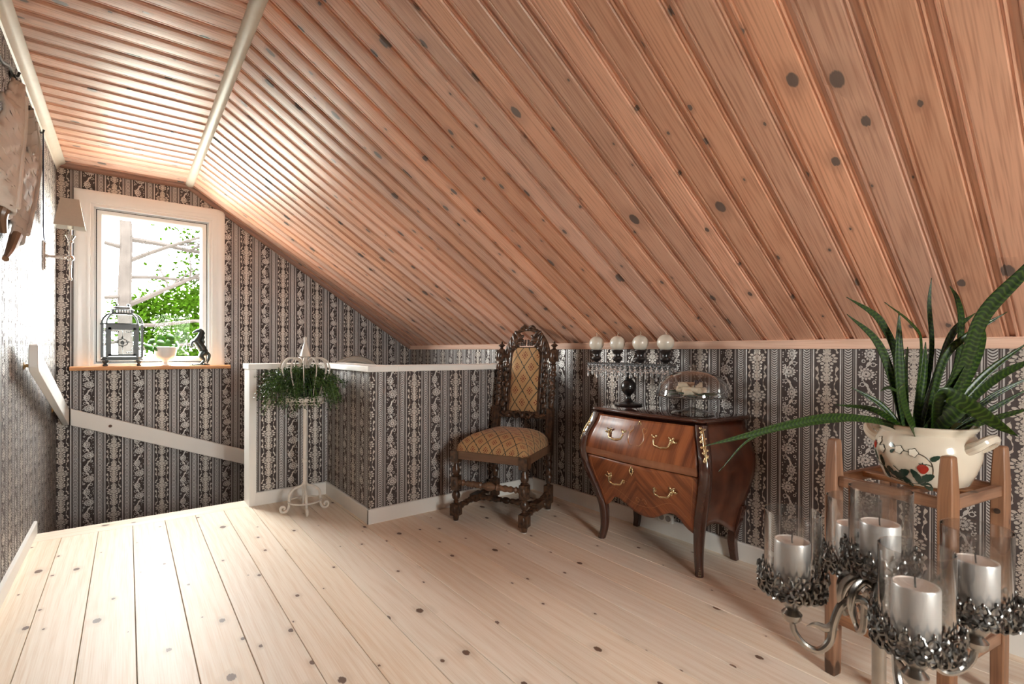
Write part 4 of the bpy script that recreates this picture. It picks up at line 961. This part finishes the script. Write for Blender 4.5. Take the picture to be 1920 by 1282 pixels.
for s in (-1, 1):
    for k in range(63): y = -.310+.01*k; b.ell((s*.031, y, .262+.003*(k % 2)), .0045, .0052, .006, 6, 5); b.ell((s*.032, y, .250-.006*(k % 3)), .003, .004, .006, 6, 5)
for s in (-1, 1):
    for k in range(7): b.ell((-.03+.01*k, s*.311, .256), .005, .005, .008, 6, 5)
b.build('lace_bar', LACE, cs_, 60)
b = MB(); g = random.Random(9)
for s in (-1, 1):
    for k in range(17):
        y = -.304+.038*k; L = 3+(k % 3); z = .244
        for j in range(L): b.ell((s*.034+g.gauss(0, .001), y+g.gauss(0, .0015), z), .0056, None, None, 6, 4); z -= .0115
        b.ell((s*.034, y, z-.010), .0100, .006, .018, 6, 4)
        if k < 16:
            for j in range(5): f = (j+1)/6; b.ell((s*.034, y+.038*f, .240-.030*math.sin(PI*f)), .0046, None, None, 6, 4)
o = b.build('crystal_drops', CRYS, cs_, 20); o['kind'] = 'stuff'
for k, (yy, nm) in enumerate(((-.263, 'rightmost and nearest'), (-.0877, 'second from the right'), (.0877, 'second from the left'), (.263, 'leftmost'))):
    MB().lathe([(0, .258), (.017, .258), (.019, .266), (.014, .274), (.026, .283), (.033, .294), (.030, .304), (.019, .312), (.019, .322), (.030, .336), (.036, .346), (.034, .352), (.02, .348), (0, .346)], 20, (0, yy, 0)).build('candle_cup', BLK, cs_)
    w = (2.420, 1.964+yy, zt+.348*.962)
    c = thing('ball_candle', 'ivory ball candle, %s of the four above the chest' % nm, 'candle', w, 0, 'ball candles on the crystal bar')
    r = .0475; MB().lathe([(0, .0)]+[(r*math.sin(t), r*.93-r*math.cos(t)) for t in [.42+(PI-.42)*i/16 for i in range(16)]]+[(0, r*1.93)], 26).build('wax_ball', WAX, c)
    MB().tube(spl([(0, 0, r*1.92), (.001, -.003, r*1.92+.010), (-.002, -.006+.004*(k % 2), r*1.92+.021)], 4), .0014, 5).build('wick', WICK, c)

# ------------------------------------------------------------------ domed cake stand
CLEAR = thin_glass('clear_glassware', (0.95, 0.96, 0.96), 3.6)
cx, cy = 2.335, 1.474
ck = thing('cake_stand', 'clear glass footed cake stand on the right of the chest top', 'cake stand', (cx, cy, zt)); ck.scale = (1.14, 1.14, .92)
MB().lathe([(0, .004), (.090, .002), (.095, .008), (.088, .016), (.045, .028), (.016, .040), (.014, .085), (.030, .096), (.06, .099), (.150, .101), (.165, .106), (.168, .112), (.163, .113), (.150, .107), (0, .106)], 40).build('stand_glass', CLEAR, ck)
dm = thing('glass_dome', 'clear glass dome with a knob covering the cake stand', 'dome', (cx, cy, zt+.1095*.92)); dm.scale = (1.14, 1.14, 1.12)
MB().lathe([(.157, 0), (.160, .002), (.158, .020), (.148, .052), (.120, .085), (.078, .106), (.03, .115), (.016, .117), (.012, .122), (.020, .132), (.016, .142), (0, .144)], 44).build('dome_glass', CLEAR, dm)
CLOTH = plain('cream_rolled_cloth', (0.66, 0.56, 0.42), .85, var=.12, scale=60, bump=.3)
NAVY = plain('navy_ribbon', (0.012, 0.014, 0.035), .4)
GREENP = plain('dark_green_leaves', (0.02, 0.045, 0.02), .5, var=.3)
bd = thing('tied_bundle', 'cream rolled bundle tied with dark blue ribbon under the glass dome', 'bundle', (cx-.01, cy, zt+.108*.92), .35)
for (x, y, z, l, r, a) in ((0, -.01, .024, .062, .020, .1), (-.02, .012, .030, .070, .016, -.5), (.01, .01, .052, .060, .017, .25), (-.03, -.02, .018, .058, .017, .5)):
    b = MB(T(x, y, z) @ R(a+PI/2, 'Z') @ R(PI/2, 'Y')); n = 14
    b.lathe([(0, -l), (r*.55, -l)]+[(r*(1+.07*math.sin(i*2.3)), -l+2*l*i/n) for i in range(n+1)]+[(r*.5, l), (0, l)], 12); b.build('roll', CLOTH, bd, 60)
b = MB(); b.tube([(.005+.040*math.cos(t), -.022, .034+.042*math.sin(t)) for t in [2*PI*i/24 for i in range(24)]], .007, 6, closed=True, flat=.3); b.tube(spl([(-.02, -.03, .070), (-.05, -.03, .080), (-.045, -.03, .062), (0, -.03, .068), (.04, -.035, .082), (.045, -.035, .062), (.012, -.03, .066), (.03, -.05, .03), (.034, -.055, .006)], 5), .006, 6, flat=.4); b.build('ribbon', NAVY, bd, 60)
b = MB()
for k in range(12): a = 2*PI*k/12+.2; b.ell((.11*math.cos(a)*.85, .10*math.sin(a), .006+.006*(k % 3)), .036, .016, .005, 8, 5, R(a+.6, 'Z'))
b.build('leaf_bed', GREENP, bd, 60)

# ------------------------------------------------------------------ wooden flower-pot rack with potted plant
RACKW = wood('oiled_reddish_pine', (0.30, 0.145, 0.074), (0.17, 0.075, 0.038), (0.05, 0.025, 0.015), rough=.42, ring=180, knot=(5, 9), kr=.12, kden=.35, grain=.7, var=.08)
rk = thing('wooden_pot_rack', 'reddish pine four-post rack holding the strawberry pot', 'plant stand', (2.066, .485, 0), math.atan2(.304, .054)-PI/2)
# local frame: +y runs from near post to far post
h = .158; hx = .175
def post(x, y, wx, wy, top):
    b = MB(); rings = []
    for z, k in ((0, .86), (.02, .9), (.60, 1.0), (.69, 1.0), (top-.03, .82), (top-.006, .76), (top, .62)): rings.append([(z, sx*wx*k, sy*wy*k) for sx, sy in ((-1, -1), (1, -1), (1, 1), (-1, 1))])
    b.loft(rings); o = b.build('post', RACKW, rk, bevel=.004)
    o.matrix_local = T(x, y, 0) @ Matrix(((0, 1, 0, 0), (0, 0, 1, 0), (1, 0, 0, 0), (0, 0, 0, 1))); return o
for x, y in ((-hx, h), (-hx, -h), (hx, -h), (hx, h)):
    p = post(x, y, .024, .019, .806)
    b = MB(); b.lathe([(0, 0), (.0085, 0), (.0085, .002), (0, .003)], 12, (.60, -.0248, 0), R(PI/2, 'X')); pg = b.build('peg', plain('dark_peg', (0.05, .03, .02), .5), p)
def rail(p0, p1, z, hh, th=.011):
    p0 = Vector((*p0, z)); p1 = Vector((*p1, z)); L = (p1-p0).length; a = math.atan2(p1.y-p0.y, p1.x-p0.x)
    b = MB(); b.box(0, -th, -hh/2, L, th, hh/2); o = b.build('rail', RACKW, rk, bevel=.003); o.location = p0; o.rotation_euler = (0, 0, a)
for z, hh in ((.665, .034), (.20, .040)):
    rail((-hx, -h+.02), (-hx, h-.02), z, hh); rail((hx, -h+.02), (hx, h-.02), z, hh); rail((-hx+.02, -h), (hx-.02, -h), z-.0, hh); rail((-hx+.02, h), (hx-.02, h), z, hh)
rail((0, -h+.01), (0, h-.01), .6705, .022, .02); rail((-hx+.01, .0), (hx-.01, .0), .649, .02, .02)

GLAZE = plain('cream_glazed_stoneware', (0.60, 0.525, 0.42), .14, var=.05, scale=9, coat=.6)
PR = [(0, 0), (.098, 0), (.108, .006), (.124, .040), (.136, .075), (.139, .100), (.134, .125), (.124, .143), (.119, .150), (.121, .157), (.130, .166), (.132, .172), (.127, .174), (.118, .160), (.114, .150), (.125, .10), (.11, .02), (0, .014)]
pot = thing('strawberry_pot', 'cream glazed pot painted with strawberries, two handles', 'flower pot', (2.069, .456, .682), math.radians(-77.5)); pot.scale = (1, 1, 1.08)
MB().lathe(PR, 48).build('pot_body', GLAZE, pot)
for s in (-1, 1):
    b = MB(R(-.42, 'Z')); b.tube(spl([(s*.122, -.040, .116), (s*.146, -.042, .130), (s*.163, -.026, .146), (s*.166, 0, .150), (s*.163, .026, .146), (s*.146, .042, .130), (s*.122, .040, .116)], 6), [.017-.004*math.sin(PI*i/36) for i in range(37)], 10, flat=1.0); b.build('handle', GLAZE, pot)
def rad(z): return smooth_tab([(0, .098), (.006, .108), (.040, .124), (.075, .136), (.100, .139), (.125, .134), (.143, .124)], z)
def onpot(x, z, e=.0004):
    r = rad(z); a = x/.135; return Vector(((r+e)*math.sin(a), -(r+e)*math.cos(a), z))
PG, PRD, PWH, PST = plain('painted_dark_green', (0.018, 0.040, 0.026), .25), plain('painted_red', (0.36, 0.03, 0.018), .22), plain('painted_white', (0.72, 0.66, 0.55), .2), plain('painted_brown_line', (0.05, 0.045, 0.028), .3)
def decal(pts, cx, cz, m, name, par=None):
    b = MB(); vs = [onpot(cx, cz, .0012)]+[onpot(cx+x, cz+z, .0008) for x, z in pts]; n = len(pts)
    b.add(vs, [(0, 1+i, 1+(i+1) % n) for i in range(n)]); return b.build(name, m, par or pot, 70)
def leafpts(l, w, a):
    P = []
    for i in range(24):
        t = 2*PI*i/24; f = (math.cos(t)+1)/2; x = l*(f-.5)*2*.5*1.0; y = w*math.sin(t)*(1-.45*f)*(1+.10*math.sin(9*t)); P.append((x*math.cos(a)-y*math.sin(a), x*math.sin(a)+y*math.cos(a)))
    return P
KX = .00150
def pz(px, py): return (math.asin(max(-.99, min(.99, (px-1743)/106)))*.135, .851-.682-(py-805)*.001746*.97)
for px, py, l, w, a in ((1654, 869, .034, .012, 1.5), (1655, 889, .036, .013, 1.9), (1668, 885, .034, .013, -.7), (1683, 891, .036, .014, -.4), (1697, 883, .036, .014, .5), (1702, 899, .036, .012, -.7), (1722, 884, .040, .013, 2.2), (1731, 894, .036, .013, 2.6), (1748, 886, .036, .014, .5), (1751, 903, .034, .013, -.6), (1760, 851, .026, .009, .6), (1678.6, 837, .018, .006, -.6), (1679.6, 847, .018, .006, .7), (1643, 862, .034, .009, 1.7)):
    x, z = pz(px, py); decal(leafpts(l, w, a), x, z, PG, 'painted_leaf')
for px, py, r in ((1737, 871, .015), (1643, 843, .012)):
    x, z = pz(px, py); st_ = decal([(r*math.cos(t)*(1-.25*max(0, -math.sin(t))), r*(1.0*math.sin(t) if math.sin(t) > 0 else 1.25*math.sin(t))*.85) for t in [2*PI*i/20 for i in range(20)]], x, z, PRD, 'painted_strawberry')
    decal([(r*(1.0 if i % 2 else .35)*math.cos(2*PI*i/12)*.8, r*.8+r*(.5 if i % 2 else .15)*math.sin(2*PI*i/12)) for i in range(12)], x, z, PG, 'calyx', st_)
for px, py in ((1692.5, 843), (1719.8, 845), (1651, 834), (1659, 847)):
    x, z = pz(px, py); fl = decal([(.0125*math.cos(t)*(1+.12*math.cos(5*t)), .0125*math.sin(t)*(1+.12*math.cos(5*t))) for t in [2*PI*i/30 for i in range(30)]], x, z, PST, 'painted_flower')
    b = MB(); pts = [(.0108*math.cos(t)*(1+.12*math.cos(5*t)), .0108*math.sin(t)*(1+.12*math.cos(5*t))) for t in [2*PI*i/30 for i in range(30)]]
    b.add([onpot(x, z, .0022)]+[onpot(x+q, z+w_, .0018) for q, w_ in pts], [(0, 1+i, 1+(i+1) % 30) for i in range(30)]); b.build('petals', PWH, fl, 70)
def stemline(P):
    q = spl([(*pz(*p), 0) for p in P], 5); MB().tube([onpot(v.x, v.y, .0002) for v in q], .0011, 5).build('painted_stem', PST, pot)
stemline([(1700, 843), (1712, 845)]); stemline([(1727, 845), (1740, 849), (1752, 858), (1757, 870), (1757, 884)]); stemline([(1756, 866), (1748, 863), (1740, 864)]); stemline([(1660, 896), (1685, 899), (1710, 901), (1730, 899), (1742, 894)]); stemline([(1677, 874), (1690, 884)]); stemline([(1640, 874), (1652, 880)])

SANS = Mat('banded_snake_plant_leaf'); u_, v_, _ = SANS.uv.xyz()
bandv = (v_*430.0+(u_*7.0).sin()*1.4+SANS.obj.noise(40., 1.0)*6.0).sin().smooth(-.1, 1.0)
SANS.set(base=bandv.mix((0.0065, 0.021, 0.003), (0.034, 0.066, 0.005)), rough=.36, spec=.4); SANS = SANS.m
sp = thing('snake_plant', 'large leafy green plant with long banded leaves in the strawberry pot', 'plant', (2.066, .459, .682))
MB().lathe([(0, .150), (.112, .148), (.112, .142), (0, .142)], 24).build('soil', SOIL, sp)
LV = [
    ([(1.952, 0.512, 0.866), (1.843, 0.561, 0.892), (1.701, 0.623, 0.9), (1.564, 0.681, 0.88), (1.431, 0.735, 0.855), (1.303, 0.786, 0.832)], 0.0138),
    ([(1.957, 0.508, 0.865), (1.818, 0.582, 0.888), (1.649, 0.671, 0.874), (1.501, 0.746, 0.841), (1.394, 0.792, 0.745)], 0.0066),
    ([(2.008, 0.506, 0.855), (1.919, 0.558, 0.916), (1.804, 0.627, 0.933)], 0.0104),
    ([(2.005, 0.509, 0.862), (1.969, 0.554, 0.932), (1.911, 0.62, 0.987)], 0.0115),
    ([(2.026, 0.505, 0.866), (1.976, 0.525, 1.025), (1.92, 0.553, 1.143), (1.832, 0.606, 1.225)], 0.0139),
    ([(2.051, 0.511, 0.872), (1.997, 0.519, 1.091), (1.949, 0.54, 1.189), (1.909, 0.562, 1.233), (1.83, 0.607, 1.28)], 0.0122),
    ([(2.007, 0.495, 0.878), (1.967, 0.501, 1.052), (1.94, 0.497, 1.234)], 0.018),
    ([(2.062, 0.503, 0.872), (2.071, 0.512, 1.023), (2.086, 0.51, 1.122)], 0.0143),
    ([(2.002, 0.473, 0.88), (1.952, 0.443, 1.12), (1.905, 0.456, 1.19), (1.808, 0.499, 1.254)], 0.0075),
    ([(2.012, 0.466, 0.886), (2.014, 0.451, 1.027), (2.008, 0.445, 1.136)], 0.0154),
    ([(2.098, 0.474, 0.878), (2.088, 0.447, 1.104), (2.057, 0.447, 1.255), (2.048, 0.44, 1.343)], 0.0079),
    ([(2.061, 0.466, 0.875), (2.09, 0.427, 1.052), (2.113, 0.397, 1.17), (2.159, 0.353, 1.23)], 0.0191),
    ([(2.104, 0.47, 0.871), (2.129, 0.4, 1.026), (2.1, 0.376, 1.188), (2.064, 0.379, 1.269), (2.029, 0.391, 1.31)], 0.0121),
    ([(2.04, 0.418, 0.867), (2.056, 0.352, 1.038), (2.053, 0.324, 1.137), (2.041, 0.318, 1.188)], 0.0281),
    ([(2.053, 0.434, 0.872), (2.032, 0.358, 1.055), (1.992, 0.308, 1.211), (1.988, 0.225, 1.329), (1.977, 0.178, 1.402)], 0.0222),
    ([(2.039, 0.445, 0.879), (2.022, 0.403, 1.079), (2.051, 0.348, 1.16), (2.101, 0.272, 1.226)], 0.0116),
    ([(2.008, 0.418, 0.873), (1.953, 0.395, 0.974), (1.953, 0.34, 0.952), (1.942, 0.278, 0.906), (1.929, 0.226, 0.874)], 0.0266),
    ([(2.121, 0.432, 0.861), (2.205, 0.34, 1.027), (2.297, 0.246, 1.14)], 0.0122),
    ([(2.158, 0.429, 0.855), (2.24, 0.321, 1.014), (2.317, 0.23, 1.088)], 0.0262),
    ([(2.183, 0.409, 0.855), (2.244, 0.321, 0.962), (2.304, 0.24, 1.028)], 0.0105),
    ([(2.147, 0.386, 0.858), (2.188, 0.313, 0.926), (2.232, 0.233, 0.997)], 0.0085),
    ([(1.927, 0.455, 0.869), (1.857, 0.458, 0.934), (1.798, 0.454, 0.998)], 0.0209),
    ([(2.141, 0.366, 0.861), (2.153, 0.287, 0.906), (2.16, 0.225, 0.936)], 0.01),
    ([(1.915, 0.478, 0.97), (1.843, 0.495, 0.994), (1.798, 0.505, 0.986)], 0.0049),
    ([(2.001, 0.423, 0.863), (2.01, 0.374, 0.924), (2.016, 0.336, 0.972)], 0.0296),
]
g = random.Random(17); O = Vector((2.066, .459, .682))
for k, (pts, hw) in enumerate(LV):
    P = [Vector(p)-O for p in pts]; d = Vector((P[0].x, P[0].y, 0)); 
    if d.length > .085: d = d.normalized()*.085
    if k != 23: P = [Vector((d.x*.8, d.y*.8, .140))]+([P[0]] if (P[0]-Vector((d.x*.8, d.y*.8, .14))).length > .03 else [])+P[1:]
    S = spl(P, 7); n = len(S); hw = hw*.88; tw = g.uniform(-.5, .5)
    view = Vector((.612, .791, 0)); vs = []; uv = []
    for i in range(n):
        t = (S[min(n-1, i+1)]-S[max(0, i-1)]).normalized(); s = t.cross(view); 
        if s.length < .2: s = t.cross(Vector((.3, .2, 1)))
        s.normalize(); nn = s.cross(t).normalized(); s = (s*math.cos(tw)+nn*math.sin(tw)).normalized(); nn = s.cross(t).normalized()
        f = i/(n-1); w = hw*(.55+.45*min(1, f*2.2))*(1-max(0, (f-.62)/.38)**1.8) if k != 21 else hw*(.6+.4*f)
        w = max(w, .0006); vs.append([S[i]-s*w, S[i]-s*w*.5+nn*w*.22, S[i]+nn*w*.30, S[i]+s*w*.5+nn*w*.22, S[i]+s*w])
    b = MB(); b.loft(vs, caps=False, closed=False)
    me = b.mesh('leaf', SANS, 70); L = me.uv_layers.new(name='UVMap'); nv = 5
    cum = [0]
    for i in range(n-1): cum.append(cum[-1]+(S[i+1]-S[i]).length)
    for lp in me.loops: vi = lp.vertex_index; L.data[lp.index].uv = ((vi % nv)/4, cum[vi//nv]+k*.37)
    o = inst(me, 'leaf', sp); m = o.modifiers.new('solid', 'SOLIDIFY'); m.thickness = .0022; m.offset = 0

# ------------------------------------------------------------------ foreground silver candelabra
SILV = plain('antique_silver', (0.30, 0.275, 0.25), .24, 1.0, var=.45, scale=26)
FILI = plain('oxidised_silver_filigree', (0.17, 0.16, 0.15), .28, 1.0, var=.6, scale=70)
SCAN = plain('silver_lacquered_wax', (0.70, 0.68, 0.665), .36, .55, var=.03)
SCTOP = plain('candle_top_wax', (0.66, 0.58, 0.52), .5, .15, var=.06)
BWICK = plain('burnt_wick', (0.04, 0.035, 0.03), .9)
HURR = thin_glass('hurricane_glass', (0.935, 0.93, 0.925), 3.2)
ca = thing('floor_candelabra', 'tall antique silver five-cup candelabra in the right foreground', 'candelabra', (1.034, .290, 0), math.radians(34.2))
MB().lathe([(0, 0), (.135, 0), (.138, .010), (.115, .022), (.060, .034), (.030, .055), (.018, .08), (.024, .095), (.012, .11), (.0105, .30), (.018, .31), (.0105, .32), (.0105, .62), (.017, .632), (.013, .645), (.020, .655), (.016, .668), (.010, .69), (.010, .70)], 28).build('stem', SILV, ca)
def cup(b, f, x, y, z):
    b.lathe([(0, z-.045), (.010, z-.043), (.016, z-.036), (.017, z-.028), (.010, z-.020), (.013, z-.016), (.017, z-.010), (.026, z+.004), (.042, z+.010), (.052, z+.013), (.052, z+.017), (0, z+.016)], 28, (x, y, 0))
    for row, (n, zz, rr, s) in enumerate(((26, z+.020, .0535, .0085), (26, z+.031, .0545, .0085), (22, z+.043, .0555, .009))):
        for k in range(n):
            a = 2*PI*(k+.5*row)/n; c = Vector((x+rr*math.cos(a), y+rr*math.sin(a), zz)); tx = Vector((-math.sin(a), math.cos(a), 0))
            f.tube([c+tx*s*.75*math.cos(t)+Vector((0, 0, s*math.sin(t)))+Vector((math.cos(a), math.sin(a), 0))*.002*math.sin(2*t+k) for t in [2*PI*i/8 for i in range(8)]], .0022, 4, closed=True)
    for k in range(22):
        a = 2*PI*k/22; f.ell((x+.0555*math.cos(a), y+.0555*math.sin(a), z+.051+.004*(k % 2)), .0032, .0032, .006, 6, 4)
cups = [(0, 0, .709, 'centre', 'highest, middle'), (.135, 0, .654, 'back', 'half hidden behind the middle one'), (0, .135, .654, 'left', 'leftmost'), (-.135, 0, .654, 'front', 'nearest the viewer'), (0, -.135, .654, 'right', 'rightmost')]
for x, y, z, nm, lb in cups:
    b = MB(); f = MB(); cup(b, f, x, y, z); o = b.build('candle_cup', SILV, ca); f.build('filigree_gallery', FILI, o, 60)
for k in range(4):
    d = Vector((math.cos(k*PI/2), math.sin(k*PI/2), 0)); q = lambda r, z: d*r+Vector((0, 0, z)); sd = Vector((-d.y, d.x, 0))
    b = MB(); b.tube(spl([q(.008, .650), q(.030, .668), q(.055, .656), q(.068, .622), q(.074, .586), q(.092, .566), q(.114, .572), q(.130, .592), q(.135, .612)], 6), [.0075-.0022*i/48 for i in range(49)], 9)
    o = b.build('arm', SILV, ca)
    b = MB(); b.tube(spl([q(.066, .616), q(.080, .608), q(.098, .612), q(.112, .606)], 5), [.009, .0095, .0095, .009, .0085, .008, .0075, .007, .0065, .006, .005, .004, .003, .002, .001, .0005], 7, flat=.45); b.build('arm_leaf', SILV, o)
    for j in range(3):
        a = (k+(j-1)/3.2)*PI/2; dd = Vector((math.cos(a), math.sin(a), 0)); e = .012*(j-1)
        b = MB(); b.tube(spl([dd*.010+Vector((0, 0, .690)), dd*.030+Vector((0, 0, .706)), dd*.052+Vector((0, 0, .690)), dd*.058+Vector((0, 0, .660)), dd*.050+Vector((0, 0, .636))], 5), [.004+.0055*math.sin(PI*min(1, i/17)) for i in range(21)], 7, flat=.5); b.build('hub_leaf', SILV, ca)
a = math.radians(34.2)
for x, y, z, nm, lb in cups:
    wx, wy = 1.034+x*math.cos(a)-y*math.sin(a), .290+x*math.sin(a)+y*math.cos(a); z0 = z+.0175
    c = thing('pillar_candle', 'silver pillar candle in the %s glass of the candelabra' % lb, 'candle', (wx, wy, z0), 0, 'silver pillar candles')
    hh = .088 if nm != 'centre' else .080
    MB().lathe([(0, 0), (.029, 0), (.0295, .002), (.0295, hh-.003), (.0285, hh-.0005), (.027, hh)], 32).build('wax', SCAN, c)
    MB().lathe([(.0272, hh), (.026, hh-.002), (.015, hh-.005), (0, hh-.006)], 28).build('candle_top', SCTOP, c)
    MB().tube(spl([(0, 0, hh-.006), (.001, .001, hh+.002), (.005, .002, hh+.008)], 4), .0012, 5).build('wick', BWICK, c)
    gl = thing('hurricane_glass', 'clear glass cylinder around the %s candle of the candelabra' % lb, 'glass cylinder', (wx, wy, z0), 0, 'glass cylinders on the candelabra')
    gh = .142 if nm != 'centre' else .140
    MB().lathe([(.0450, 0), (.0455, .001), (.0462, gh-.001), (.0455, gh), (.0446, gh-.001), (.0436, .001), (.0436, 0), (.0450, 0)], 48).build('glass_wall', HURR, gl)
